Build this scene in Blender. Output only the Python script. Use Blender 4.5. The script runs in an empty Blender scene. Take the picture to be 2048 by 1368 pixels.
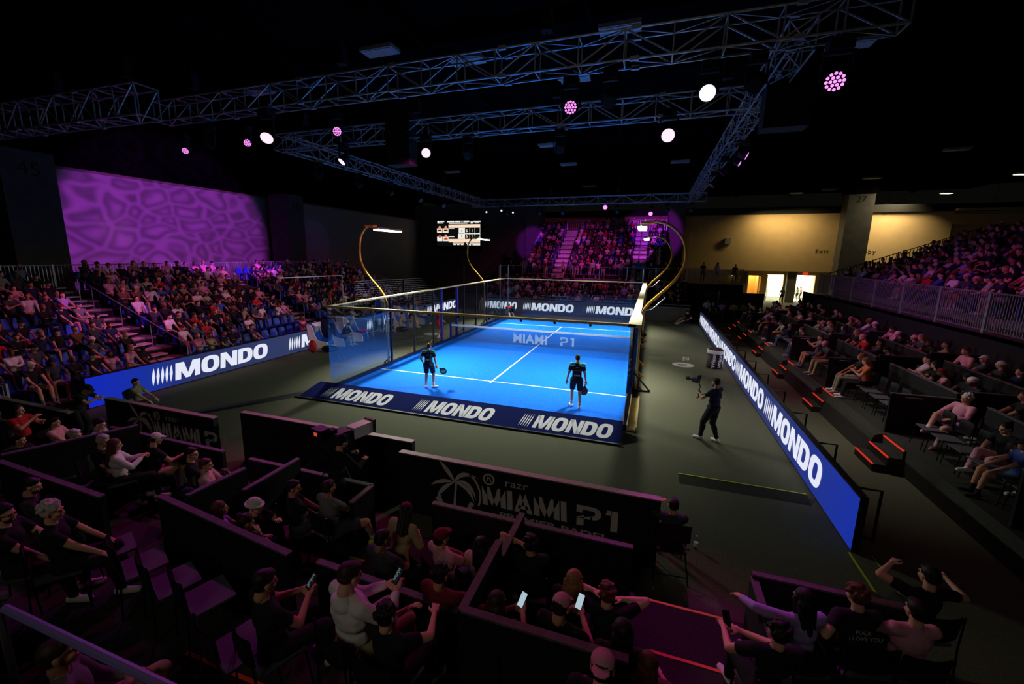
import bpy, math, random
import numpy as np
from mathutils import Vector, Matrix, Euler
R_=math.radians; PI=math.pi
SC=bpy.context.scene
# ---------------------------------------------------------------- camera
CAM=Vector((5.4877,-22.3245,4.8804)); CROT=Euler((1.378395,-0.010687,0.348053),'XYZ'); FPX=876.06
cd=bpy.data.cameras.new('camera'); cam=bpy.data.objects.new('camera',cd); SC.collection.objects.link(cam)
cam.location=CAM; cam.rotation_euler=CROT; cd.sensor_width=36; cd.lens=FPX/2048*36
cd.shift_x=41.7153/2048; cd.shift_y=-5.993/2048; cd.clip_start=.05; cd.clip_end=300
SC.camera=cam
SC.view_settings.view_transform='Standard'; SC.view_settings.look='None'; SC.view_settings.gamma=1
SC.view_settings.use_curve_mapping=False; SC.view_settings.exposure=0.0
# ---------------------------------------------------------------- world
w=bpy.data.worlds.new('world'); SC.world=w; w.use_nodes=True
w.node_tree.nodes['Background'].inputs[0].default_value=(.62,.62,.55,1); w.node_tree.nodes['Background'].inputs[1].default_value=.004
# ---------------------------------------------------------------- lights
def light(name,kind,loc,target,energy,color,size=.3,size_y=None,spot=60,blend=.3,spread=180):
    l=bpy.data.lights.new(name,kind); o=bpy.data.objects.new(name,l); SC.collection.objects.link(o)
    o.location=loc; d=Vector(target)-Vector(loc); o.rotation_euler=d.to_track_quat('-Z','Y').to_euler()
    l.energy=energy; l.color=color
    if kind=='AREA':
        l.size=size
        if size_y: l.shape='RECTANGLE'; l.size_y=size_y
        l.spread=R_(spread)
    elif kind=='SPOT': l.spot_size=R_(spot); l.spot_blend=blend; l.shadow_soft_size=size
    else: l.shadow_soft_size=size
    return o
COURT_C=(1.0,1.0,.86)
AY={-5.0:-6.1,7.0:5.2}
for sx,y0 in ((-1,-5.0),(-1,7.0),(1,-5.0),(1,7.0)):        # the four luminaires on the curved arms
    LXp=-5.6 if sx<0 else 5.05
    o=light('court_lamp_light','AREA',(LXp,y0,5.70),(sx*1.9,AY[y0],0),620,COURT_C,.22,1.9,spread=106 if sx<0 else 120)
    o.rotation_euler=Matrix(((0,0,0),)*3).to_euler() if False else o.rotation_euler
    z=(Vector((LXp,y0,5.70))-Vector((sx*1.9,AY[y0],0))).normalized(); yv=Vector((0,1,0)); xv=yv.cross(z).normalized(); yv=z.cross(xv)
    o.rotation_euler=Matrix((xv,yv,z)).transposed().to_euler()
MG=(1.0,.055,.42); PU=(.62,.10,1.0)
def spot(loc,tgt,e,c,ang,b=.5,size=.12): return light('moving_head_light','SPOT',loc,tgt,e,c,size,spot=ang,blend=b)
spot((-9.95,-10.79,8.2),(-13.6,-13.2,1.6),560,MG,62)     # left grandstand, near end
spot((-7.1,-10.84,8.2),(-14.8,-10.9,2.2),1500,(.95,.16,.85),26)
spot((-5.7,-7.8,8.2),(-14.5,-5.5,2),620,MG,55)
spot((-2.2,-7.86,8.2),(-15,1,2),520,MG,48)
spot((-5.6,-11.4,8.2),(-12.5,-8,1.2),330,MG,50)
spot((8.62,-11.09,8.2),(12.6,-11.0,1.0),620,MG,74)        # right boxes
spot((6.32,-11.18,8.2),(12.8,-5.5,1.2),620,MG,60)
spot((8.15,-4.36,8.2),(13.2,-1.5,1.6),300,MG,80)
spot((8.2,-3.03,8.2),(19,-.5,4.4),480,PU,66)
spot((5.64,-7.8,8.2),(17,3,4),380,(.95,.09,.75),58)
spot((3.39,-11.13,8.2),(5.2,-18.4,.8),1000,MG,48)          # near stand
spot((-3.37,-11.09,8.2),(1.4,-18.6,.8),1000,MG,50)
spot((6.32,-11.18,8.2),(6.3,-17.9,.2),2600,(1.0,.05,.80),22)
spot((-5.63,-11.41,8.2),(-3.2,-18.0,.8),850,MG,46)
spot((-7.08,-10.84,8.2),(-.5,-20.5,.8),900,PU,40)
spot((8.62,-11.09,8.2),(7.8,-17.8,.8),620,MG,44)
light('carpet_fill_light','AREA',(8.4,-7.5,8.6),(10.1,-8.5,0),30,(1,.93,.84),.6,.6,spread=56)  # added fill for the carpet behind the right LED board, no fixture there
light('carpet_fill_light','AREA',(8.4,1.5,8.6),(10.1,.5,0),26,(1,.93,.84),.6,.6,spread=56)  # second added fill, farther along the same carpet
light('near_stand_fill_light','AREA',(3.0,-28.5,9.6),(2.5,-15,0),34,(1.0,.90,.72),3,2,spread=120)  # added warm fill from behind the camera, lifts the near stand and barrier print
spot((1.98,11.61,8.2),(-3.0,22.4,4.4),3600,(.70,.07,1.0),15)
spot((1.98,11.61,8.2),(-3.0,26.0,6.6),2600,(.66,.06,1.0),13)   # far grandstand stairs
spot((5.08,17.0,8.2),(4.3,23.0,4.9),2200,(.66,.06,1.0),20)
spot((1.0,15.6,8.2),(-1.0,21.5,4.2),650,(1,.08,.7),80)
spot((3.0,12.0,8.2),(-1.0,16.2,1.6),420,MG,80)
spot((5.08,16.5,8.2),(5.2,30,7.0),3600,(.50,.03,1.0),29,.35)
spot((-4.5,15.6,8.2),(-8.2,30,6.2),3600,(.42,.03,1.0),16)
spot((-7.5,5.5,8.4),(-22,10.2,6.0),260,(.4,.05,1.0),16)
light('lobby_light','AREA',(27.5,31.0,11.2),(24,33.2,3),560,(1.0,.80,.46),3,.6,spread=150)
light('lobby_light','AREA',(18,31.0,9.4),(18.5,34,2.5),210,(1.0,.76,.38),5,.4,spread=160)
light('lobby_light','AREA',(21,38,4.2),(20,38,0),1500,(.95,1.0,.80),4,3)
light('lobby_light','AREA',(17,37,4.2),(17,37,0),500,(1,1,.85),2,2)
light('corridor_light','AREA',(16.2,35.2,3.5),(16.2,35.2,0),60,(1,.72,.3),1,1)
light('vestibule_light','SPOT',(14.2,33.72,2.62),(14.2,34.0,0),26,(1,.74,.34),.02,spot=70,blend=.6)
# gobo projector washing the left wall with a water caustic pattern
g=spot((-9.6,-3.2,8.4),(-24,-1.6,5.8),9500,(.52,.05,.86),52,.25); g.name='gobo_projector_light'
gl=g.data; gl.use_nodes=True; nt=gl.node_tree; em=[n for n in nt.nodes if n.type=='EMISSION'][0]
tc=nt.nodes.new('ShaderNodeTexCoord'); nz=nt.nodes.new('ShaderNodeTexNoise'); nz.inputs['Scale'].default_value=3.2
mp=nt.nodes.new('ShaderNodeMapping'); mp.inputs['Scale'].default_value=(1,1.5,1)
ad=nt.nodes.new('ShaderNodeMixRGB'); ad.inputs[0].default_value=.18
vo=nt.nodes.new('ShaderNodeTexVoronoi'); vo.feature='DISTANCE_TO_EDGE'; vo.inputs['Scale'].default_value=11
cr=nt.nodes.new('ShaderNodeValToRGB'); cr.color_ramp.elements[0].position=.015; cr.color_ramp.elements[0].color=(1,1,1,1); cr.color_ramp.elements[1].position=.34; e_=cr.color_ramp.elements.new(.12); e_.color=(.62,.62,.62,1)
cr.color_ramp.elements[1].color=(.34,.34,.34,1)
nt.links.new(tc.outputs['Normal'],mp.inputs[0]); nt.links.new(mp.outputs[0],nz.inputs['Vector']); nt.links.new(mp.outputs[0],ad.inputs[1]); nt.links.new(nz.outputs['Color'],ad.inputs[2])
nt.links.new(ad.outputs[0],vo.inputs['Vector']); nt.links.new(vo.outputs['Distance'],cr.inputs[0]); nt.links.new(cr.outputs[0],em.inputs['Strength'])
spot((-9.9,-8.0,8.4),(-24,-5.1,6.0),700,(1.0,.25,.9),10,1.0)
# ---------------------------------------------------------------- helpers
rnd=random.Random(7)
RM=CROT.to_matrix()
def ray(u,v): return RM@Vector(((u-1024+41.7153)/FPX,-(v-684+5.993)/FPX,-1))
def at(axis,val,u,v):                       # where the ray of a pixel meets a real plane
    d=ray(u,v); i='xyz'.index(axis); t=(val-CAM[i])/d[i]; return CAM+d*t
def pix(p):
    q=RM.transposed()@(Vector(p)-CAM)
    if q.z>-.1: return None
    return (1024-41.7153+FPX*q.x/-q.z, 684-5.993-FPX*q.y/-q.z)
def srgb(r,g,b):
    f=lambda c:(c/255/12.92 if c/255<=.04045 else ((c/255+.055)/1.055)**2.4)
    return (f(r),f(g),f(b),1)
M={}
def mat(name,col,rough=.6,metal=0,var=0,scale=20,emit=None,es=1,bump=0,spec=.4):
    m=bpy.data.materials.new(name); m.use_nodes=True; nt=m.node_tree; b=nt.nodes['Principled BSDF']
    b.inputs['Base Color'].default_value=col; b.inputs['Roughness'].default_value=rough; b.inputs['Metallic'].default_value=metal
    b.inputs['Specular IOR Level'].default_value=spec
    if var or bump:
        tc=nt.nodes.new('ShaderNodeTexCoord'); n=nt.nodes.new('ShaderNodeTexNoise'); n.inputs['Scale'].default_value=scale; n.inputs['Detail'].default_value=4
        nt.links.new(tc.outputs['Object'],n.inputs['Vector'])
        if var:
            r=nt.nodes.new('ShaderNodeValToRGB'); lo=[c*(1-var) for c in col[:3]]+[1]; hi=[min(1,c*(1+var)) for c in col[:3]]+[1]
            r.color_ramp.elements[0].color=lo; r.color_ramp.elements[1].color=hi; r.color_ramp.elements[0].position=.3; r.color_ramp.elements[1].position=.7
            nt.links.new(n.outputs['Fac'],r.inputs[0]); nt.links.new(r.outputs[0],b.inputs['Base Color'])
        if bump:
            bp=nt.nodes.new('ShaderNodeBump'); bp.inputs['Strength'].default_value=bump; bp.inputs['Distance'].default_value=.02
            nt.links.new(n.outputs['Fac'],bp.inputs['Height']); nt.links.new(bp.outputs[0],b.inputs['Normal'])
    if emit: b.inputs['Emission Color'].default_value=emit; b.inputs['Emission Strength'].default_value=es
    M[name]=m; return m
mat('carpet',srgb(92,92,76),1,var=.35,scale=60,bump=.3,spec=.1); mat('court_turf',(.004,.145,.80,1),.9,var=.12,scale=9,spec=.1)
mat('line_white',(.80,.84,.85,1),.9); mat('black',(.012,.012,.013,1),.6,var=.3,scale=6); mat('black_gloss',(.01,.01,.012,1),.25)
mat('dark_carpet',srgb(58,58,54),1,var=.35,scale=50,bump=.3,spec=.1); mat('deck',srgb(105,104,98),.8,var=.25,scale=3)
mat('box_black',srgb(15,15,16),.8,var=.3,scale=14); mat('trim_grey',srgb(170,165,160),.5,var=.1); mat('beige',srgb(196,168,120),.9,var=.05,scale=1.3)
mat('grey_wall',srgb(112,108,96),.9,var=.10,scale=.8); mat('concrete',srgb(84,84,80),.9,var=.15,scale=2); mat('ceiling_black',srgb(11,11,12),1,var=.4,scale=.5,spec=0)
mat('steel',srgb(176,180,186),.45,.6,var=.12,scale=8); mat('alu',srgb(190,192,196),.35,.75); mat('gold',srgb(222,160,60),.35,.25,var=.08); mat('gold_pale',srgb(238,214,150),.5,.1,var=.1,scale=6)
mat('navy_frame',srgb(18,20,60),.4); mat('purple_post',srgb(50,36,130),.5); mat('tread',srgb(190,182,170),.6,var=.15,scale=6); mat('seat_blue',srgb(26,72,190),.45,spec=.5)
mat('red_led',(0,0,0,1),.5,emit=(1,.045,.02,1),es=.55); mat('nosing',srgb(235,190,40),.5); mat('nosing_green',srgb(190,215,40),.5); mat('white_plastic',srgb(228,230,226),.4)
mat('led_white',(0,0,0,1),.5,emit=srgb(226,230,246),es=1.0); mat('print_grey',srgb(190,186,180),.7); mat('print_white',(.92,.90,.97,1),.95,spec=.05); mat('hall_wall',srgb(150,150,146),.9); mat('net_white',(.93,.95,.97,1),.9)
mat('mag_lens',(0,0,0,1),.4,emit=(1,.10,.85,1),es=1.1); mat('mag_hot',(0,0,0,1),.4,emit=(1,.70,.86,1),es=1.25); mat('mag_bright',(0,0,0,1),.4,emit=(1,.80,1,1),es=4); mat('mag_mid',(0,0,0,1),.4,emit=(1,.25,.95,1),es=1.6)
mat('lamp_white',(0,0,0,1),.4,emit=(1,1,.72,1),es=7); mat('warm_lamp',(0,0,0,1),.4,emit=(1,.82,.5,1),es=4); mat('ramp_navy',srgb(27,34,94),.95,spec=.03); mat('bench_blue',srgb(25,82,190),.4)
mat('pink',srgb(235,40,130),.7); mat('green_plant',srgb(40,60,28),.8); mat('red_bag',srgb(170,22,36),.6,var=.2); mat('cooler',srgb(26,26,60),.5); mat('screen',(0,0,0,1),.4,emit=(.004,.004,.005,1),es=1)
mat('scr_cream',(0,0,0,1),.4,emit=srgb(252,222,196),es=1.0); mat('scr_white',(0,0,0,1),.4,emit=srgb(240,236,228),es=1.0); mat('scr_red',(0,0,0,1),.4,emit=srgb(190,70,50),es=1); mat('scr_dark',(0,0,0,1),.4,emit=srgb(60,34,26),es=1); mat('scr_skin',(0,0,0,1),.4,emit=srgb(236,160,120),es=1)
mat('exit_red',(0,0,0,1),.4,emit=(1,.05,.02,1),es=.9); mat('phone',(0,0,0,1),.3,emit=srgb(190,215,225),es=.8); mat('phone_dim',(0,0,0,1),.3,emit=srgb(120,140,150),es=.6); mat('door_yellow',srgb(225,185,110),.6); mat('lobby',srgb(205,200,180),.7,var=.2,scale=3)
mat('chair_purple',srgb(84,84,92),.7); mat('rail_purple',srgb(120,110,170),.45); mat('eye',srgb(30,24,22),.3); mat('ink',srgb(22,22,24),.8); mat('lens_grey',srgb(150,152,150),.6,var=.25,scale=9); mat('teal',srgb(40,150,130),.7); mat('orange_line',srgb(240,110,40),.6)
def glassmat(name,tint,k,lo=.05,hi=.75):
    m=bpy.data.materials.new(name); m.use_nodes=True; nt=m.node_tree; nt.nodes.clear(); out=nt.nodes.new('ShaderNodeOutputMaterial')
    t=nt.nodes.new('ShaderNodeBsdfTransparent'); t.inputs[0].default_value=tint; gm=nt.nodes.new('ShaderNodeBsdfGlossy'); gm.inputs['Roughness'].default_value=.01; gm.inputs[0].default_value=(.75,.9,.95,1)
    lw=nt.nodes.new('ShaderNodeLayerWeight'); pw=nt.nodes.new('ShaderNodeMath'); pw.operation='POWER'; pw.inputs[1].default_value=5; nt.links.new(lw.outputs['Facing'],pw.inputs[0]); f=nt.nodes.new('ShaderNodeMath'); f.operation='MULTIPLY_ADD'; F0=((k-1)/(k+1))**2; f.inputs[1].default_value=1-F0; f.inputs[2].default_value=F0; nt.links.new(pw.outputs[0],f.inputs[0]); mx=nt.nodes.new('ShaderNodeMixShader')
    nt.links.new(f.outputs[0],mx.inputs[0]); nt.links.new(t.outputs[0],mx.inputs[1]); nt.links.new(gm.outputs[0],mx.inputs[2]); nt.links.new(mx.outputs[0],out.inputs[0]); M[name]=m
glassmat('glass',(.93,.96,.97,1),1.38); glassmat('glass_tinted',(.84,.92,.95,1),1.5); glassmat('bottle_plastic',(.85,.95,.95,1),1.6)
def boardmat(name,axis,stops):              # LED content: blue background, brighter plain blue at the ends
    m=mat(name,(0,0,0,1),.6); nt=m.node_tree; b=nt.nodes['Principled BSDF']; ge=nt.nodes.new('ShaderNodeNewGeometry'); s=nt.nodes.new('ShaderNodeSeparateXYZ'); nt.links.new(ge.outputs['Position'],s.inputs[0])
    mr=nt.nodes.new('ShaderNodeMapRange'); mr.inputs[1].default_value=stops[0][0]; mr.inputs[2].default_value=stops[-1][0]; nt.links.new(s.outputs[axis],mr.inputs[0])
    cr=nt.nodes.new('ShaderNodeValToRGB'); a,z=stops[0][0],stops[-1][0]
    el=cr.color_ramp.elements; el[0].position=0; el[0].color=stops[0][1]; el[1].position=1; el[1].color=stops[-1][1]
    for p,c in stops[1:-1]: e=el.new((p-a)/(z-a)); e.color=c
    nt.links.new(mr.outputs[0],cr.inputs[0]); nt.links.new(cr.outputs[0],b.inputs['Emission Color']); b.inputs['Emission Strength'].default_value=1
boardmat('led_right',1,[(-14,srgb(18,44,158)),(-12.4,srgb(26,46,140)),(-10,srgb(34,46,110)),(0,srgb(38,44,82)),(12.2,srgb(42,44,72))])
boardmat('led_left',1,[(-14.4,srgb(10,36,185)),(-12.6,srgb(16,44,150)),(-11,srgb(36,44,92)),(-6,srgb(44,56,96)),(13,srgb(30,34,60))])
boardmat('led_far',0,[(-5,srgb(34,36,46)),(5,srgb(34,36,46))])
class MB:
    def __init__(s): s.v=[]; s.f=[]; s.m=[]; s.cur=0
    def add(s,vs,fs):
        n=len(s.v); s.v+= [tuple(v) for v in vs]; s.f+=[tuple(i+n for i in f) for f in fs]; s.m+=[s.cur]*len(fs); return s
    def box(s,a,b):
        x0,y0,z0=a; x1,y1,z1=b
        return s.add([(x0,y0,z0),(x1,y0,z0),(x1,y1,z0),(x0,y1,z0),(x0,y0,z1),(x1,y0,z1),(x1,y1,z1),(x0,y1,z1)],[(3,2,1,0),(4,5,6,7),(0,1,5,4),(1,2,6,5),(2,3,7,6),(3,0,4,7)])
    def beam(s,p,q,w,h=None,up=(0,0,1)):
        h=h or w; p=Vector(p); q=Vector(q); d=(q-p).normalized(); u=Vector(up)
        if abs(d.dot(u))>.98: u=Vector((0,1,0))
        r=d.cross(u).normalized()*w/2; t=r.cross(d).normalized()*h/2
        vs=[p-r-t,p+r-t,p+r+t,p-r+t,q-r-t,q+r-t,q+r+t,q-r+t]
        return s.add(vs,[(3,2,1,0),(4,5,6,7),(0,1,5,4),(1,2,6,5),(2,3,7,6),(3,0,4,7)])
    def tube(s,pts,r,n=8,closed=False):
        pts=[Vector(p) for p in pts]; rs=r if isinstance(r,(list,tuple)) else [r]*len(pts); rings=[]; u=None
        for i,p in enumerate(pts):
            d=(pts[min(i+1,len(pts)-1)]-pts[max(i-1,0)]).normalized()
            if u is None: u=d.orthogonal().normalized()
            u=(u-d*u.dot(d)).normalized(); wv=d.cross(u)
            rings.append([p+(u*math.cos(2*PI*k/n)+wv*math.sin(2*PI*k/n))*rs[i] for k in range(n)])
        vs=[v for g in rings for v in g]; fs=[]
        for i in range(len(pts)-1):
            for k in range(n): a=i*n+k; b=i*n+(k+1)%n; fs.append((a,b,b+n,a+n))
        fs.append(tuple(range(n-1,-1,-1))); fs.append(tuple(range((len(pts)-1)*n,len(pts)*n)))
        return s.add(vs,fs)
    def lathe(s,prof,c=(0,0,0),n=16,ax=None):
        c=Vector(c); mtx=ax or Matrix.Identity(3); vs=[c+mtx@Vector((r*math.cos(2*PI*k/n),r*math.sin(2*PI*k/n),z)) for r,z in prof for k in range(n)]; fs=[]
        for i in range(len(prof)-1):
            for k in range(n): a=i*n+k; b=i*n+(k+1)%n; fs.append((a,b,b+n,a+n))
        fs.append(tuple(range(n-1,-1,-1))); fs.append(tuple(range((len(prof)-1)*n,len(prof)*n)))
        return s.add(vs,fs)
    def ell(s,c,r,n=10,m=None):
        c=Vector(c); m=m or Matrix.Identity(3); vs=[];fs=[]; k=n//2+1
        for i in range(1,k):
            t=PI*i/k
            for j in range(n): a=2*PI*j/n; vs.append(c+m@Vector((r[0]*math.sin(t)*math.cos(a),r[1]*math.sin(t)*math.sin(a),r[2]*math.cos(t))))
        vs+=[c+m@Vector((0,0,r[2])),c+m@Vector((0,0,-r[2]))]; T=len(vs)-2; Bt=T+1
        for j in range(n):
            fs.append((j,T,(j+1)%n)[::-1]); 
            for i in range(k-2): a=i*n+j; b=i*n+(j+1)%n; fs.append((a,a+n,b+n,b))
            a=(k-2)*n+j; b=(k-2)*n+(j+1)%n; fs.append((a,Bt,b))
        return s.add(vs,fs)
    def cap(s,p,r0,q,r1,n=10):
        p=Vector(p);q=Vector(q); d=q-p; L=d.length
        if L<1e-5: return s.ell(p,(r0,)*3,n)
        d/=L; pts=[];rs=[]
        for t in (80,55,28): pts.append(p-d*r0*math.sin(R_(t))); rs.append(r0*math.cos(R_(t)))
        pts+=[p,q]; rs+=[r0,r1]
        for t in (28,55,80): pts.append(q+d*r1*math.sin(R_(t))); rs.append(r1*math.cos(R_(t)))
        return s.tube(pts,rs,n)
    def build(s,name,mats,parent=None,smooth=False):
        me=bpy.data.meshes.new(name); me.from_pydata([tuple(v) for v in s.v],[],s.f)
        if not isinstance(mats,(list,tuple)): mats=[mats]
        for m in mats: me.materials.append(M[m] if isinstance(m,str) else m)
        if len(mats)>1: me.polygons.foreach_set('material_index',s.m)
        if smooth: me.polygons.foreach_set('use_smooth',[True]*len(me.polygons))
        me.update(); o=bpy.data.objects.new(name,me); SC.collection.objects.link(o); o.parent=parent; return o
def tag(o,label=None,cat=None,group=None,kind=None):
    if label: o['label']=label
    if cat: o['category']=cat
    if group: o['group']=group
    if kind: o['kind']=kind
    return o
def empty(name,loc,rz=0):
    o=bpy.data.objects.new(name,None); o.empty_display_size=.1; SC.collection.objects.link(o); o.location=loc; o.rotation_euler=(0,0,rz); return o
def copy_tree(o,parent=None,loc=None,rz=None):
    c=o.copy(); SC.collection.objects.link(c); c.parent=parent
    if loc is not None: c.location=loc
    if rz is not None: c.rotation_euler=(0,0,rz)
    for ch in o.children: copy_tree(ch,c)
    return c
ONES='zero first second third fourth fifth sixth seventh eighth ninth tenth eleventh twelfth thirteenth fourteenth fifteenth sixteenth seventeenth eighteenth nineteenth'.split()
TENS=['','','twentieth','thirtieth','fortieth','fiftieth','sixtieth','seventieth']; TN=['','','twenty','thirty','forty','fifty','sixty','seventy']
def nth(n): return ONES[n] if n<20 else (TENS[n//10] if n%10==0 else TN[n//10]+'-'+ONES[n%10])
# heavy display glyphs as flat polygons in a box one unit high
def ring(cx,cy,ax,ay,bx,by,e=2.6,n=28,a0=0,a1=360,eb=None):
    P=[]; eb=eb or e
    def pt(a,rx,ry,ex): c,s=math.cos(a),math.sin(a); return (cx+rx*math.copysign(abs(c)**(2/ex),c),cy+ry*math.copysign(abs(s)**(2/ex),s))
    for i in range(n):
        a=R_(a0+(a1-a0)*i/n); b=R_(a0+(a1-a0)*(i+1)/n); P.append([pt(a,ax,ay,e),pt(b,ax,ay,e),pt(b,bx,by,eb),pt(a,bx,by,eb)])
    return P
GL={'M':(1.22,[[(0,0),(.27,0),(.27,1),(0,1)],[(.95,0),(1.22,0),(1.22,1),(.95,1)],[(.0,1),(.40,1),(.70,.02),(.50,.02)],[(.82,1),(1.22,1),(.72,.02),(.52,.02)]]),
'N':(.98,[[(0,0),(.29,0),(.29,1),(0,1)],[(.69,0),(.98,0),(.98,1),(.69,1)],[(0,1),(.33,1),(.98,0),(.65,0)]]),
'O':(.98,ring(.49,.5,.49,.52,.17,.30,2.7)),
'D':(.92,[[(0,0),(.30,0),(.30,1),(0,1)]]+ring(.40,.5,.52,.5,.20,.27,2.8,a0=-90,a1=90)+[[(.28,0),(.42,0),(.42,.23),(.28,.23)],[(.28,.77),(.42,.77),(.42,1),(.28,1)]]),
'I':(.26,[[(0,0),(.26,0),(.26,1),(0,1)]]),
'A':(.92,[[(0,0),(.26,0),(.58,1),(.34,1)],[(.92,0),(.66,0),(.34,1),(.58,1)],[(.2,.18),(.72,.18),(.68,.36),(.24,.36)]]),
'P':(.92,[[(.02,0),(.28,0),(.28,.52),(.02,.40)],[(0,.64),(.22,.64),(.22,.8),(0,.8)],[(0,.8),(.55,.8),(.55,1),(0,1)]]+ring(.55,.68,.34,.32,.13,.13,2.2,a0=-95,a1=90)+[[(.02,.36),(.58,.36),(.58,.54),(.02,.36)]]),
'1':(.44,[[(.2,0),(.44,0),(.44,1),(.2,1)],[(0,.76),(.22,.76),(.22,1),(.06,1)]]),
'm':(1.0,[[(0,0),(.2,0),(.2,.9),(0,.9)],[(.4,0),(.6,0),(.6,.9),(.4,.9)],[(.8,0),(1,0),(1,.8),(.8,.8)],[(0,.82),(.9,.82),(1,.7),(1,.6),(0,.6)]]),
' ':(.35,[])}
def word(s,gap=.07):
    x=0;out=[]
    for c in s: w_,ps=GL[c]; out+=[[(x+a,b) for a,b in p] for p in ps]; x+=w_+gap
    return out,x-gap
def stripes(n=5,w=.12,gap=.075):
    return [[(i*(w+gap)+w/2+w/2*math.sin(PI*t)*sd, k) for t,k,sd in [(0,0,1),(.2,.2,1),(.5,.5,1),(.8,.8,1),(1,1,1),(.8,.8,-1),(.5,.5,-1),(.2,.2,-1)]] for i in range(n)],n*(w+gap)-gap
def polys(name,ps,org,u,v,h,mt,parent=None,shear=0,xs=1,lift=.004):
    org=Vector(org);u=Vector(u).normalized();v=Vector(v).normalized(); n=u.cross(v)*lift; mb=MB()
    for p in ps: mb.add([org+u*((a+b*shear)*h*xs)+v*(b*h)+n for a,b in p],[tuple(range(len(p)))])
    return mb.build(name,mt,parent)
def text(name,s,org,u,v,h,mt,parent=None,bold=0.0,shear=0,sx=1,align='CENTER',lift=.006,space=1.0):
    c=bpy.data.curves.new('t','FONT'); c.body=s; c.size=1; c.align_x=align; c.offset=bold; c.shear=shear; c.space_character=space; c.resolution_u=3
    t=bpy.data.objects.new('t',c); SC.collection.objects.link(t); dg=bpy.context.evaluated_depsgraph_get(); me=t.evaluated_get(dg).to_mesh()
    org=Vector(org);u=Vector(u).normalized();v=Vector(v).normalized(); n=u.cross(v)*lift; k=h/.7
    vs=[org+u*p.co.x*k*sx+v*p.co.y*k+n for p in me.vertices]; fs=[tuple(f.vertices) for f in me.polygons]
    bpy.data.objects.remove(t); bpy.data.curves.remove(c); mb=MB(); mb.add(vs,fs); return mb.build(name,mt,parent)
# ---------------------------------------------------------------- setting
def struct(name,mb,m,parent=None):
    o=mb.build(name,m,parent)
    if not parent: o['kind']='structure'
    return o
struct('floor',MB().box((-30,-30,-.3),(40,48,0)),'carpet')
struct('ceiling',MB().box((-30,-30,13),(40,48,13.3)),'ceiling_black')
t=MB()
for y in range(-26,44,5): t.beam((-30,y,12.7),(40,y,12.7),.25,.5)
for x in range(-27,38,6): t.beam((x,-30,12.45),(x,44,12.45),.2,.3)
struct('trim_1',t,'ceiling_black')
struct('wall_left',MB().box((-24.4,-30,0),(-24,33,9.0)),'hall_wall')
struct('trim_2',MB().box((-24.6,-30,9.0),(-23.9,33,9.12)),'grey_wall')
struct('wall_left_upper',MB().box((-26,-30,9.12),(-24.6,33,13)),'ceiling_black')
# far wall: dark part on the left, beige part on the right with the lobby doors cut out
fw=MB().box((-30,33,0),(-12,33.4,9.6)); struct('wall_far_left',fw,'grey_wall')
struct('wall_far_block',MB().box((-26.2,30.6,0),(-9.3,33,10.9)),'grey_wall')
b=MB().box((-12,33,3.35),(32,33.4,9.3)); struct('wall_far',b,'beige')
struct('trim_3',MB().box((-12,32.7,9.3),(40,33.5,10.0)),'box_black')
b=MB()
for x0,x1,z0 in ((-12,13.15,0),(14.95,15.75,0),(16.75,17.55,0),(19.15,20.25,0),(22.05,32,0)): b.box((x0,34,z0),(x1,34.3,3.35))
b.box((13.15,34.0,2.75),(14.95,34.3,3.35)).box((15.75,34,2.8),(16.75,34.3,3.35)).box((17.55,34,2.95),(19.15,34.3,3.35)).box((20.25,34,2.95),(22.05,34.3,3.35))
b.box((-12,33.4,3.25),(32,34.0,3.35)); struct('wall_far_lower',b,'beige')
struct('trim_4',MB().box((19.3,33.3,0),(20.15,34,3.3)),'grey_wall'); struct('trim_5',MB().box((15.1,33.5,0),(15.5,34,3.3)),'grey_wall')
struct('wall_niche',MB().box((13.1,34.9,0),(15,35.0,3)).box((13.05,34.3,0),(13.15,35,3)).box((14.95,34.3,0),(15.05,35,3)).box((13.05,34.3,2.75),(15.05,35,2.85)),'beige')
struct('wall_corridor',MB().box((15.7,36.5,0),(16.9,36.6,3.4)).box((15.6,34.3,0),(15.7,36.6,3.4)).box((16.9,34.3,0),(17,36.6,3.4)),'door_yellow')
struct('wall_lobby',MB().box((17,41,0),(24,41.2,4.5)).box((17,34.3,4.5),(24,41,4.6)).box((24,34.3,0),(24.1,41,4.5)),'lobby')
b=MB()
for k in range(9): b.box((20.3,35.2+k*.5,0.02),(21.9,35.35+k*.5,.04))
struct('trim_6',b,'line_white')
struct('wall_right',MB().box((39.5,-30,0),(40,33,13)),'concrete')
struct('wall_back',MB().box((-30,-30,0),(40,-29.6,13)),'concrete')
struct('trim_7',MB().box((32,33,8.1),(39.5,33.4,9.0)).box((31.9,32.2,9.3),(39.5,33,9.5)),'beige'); struct('wall_far_right',MB().box((32,33.5,0),(39.5,33.9,8.1)),'beige')
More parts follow.
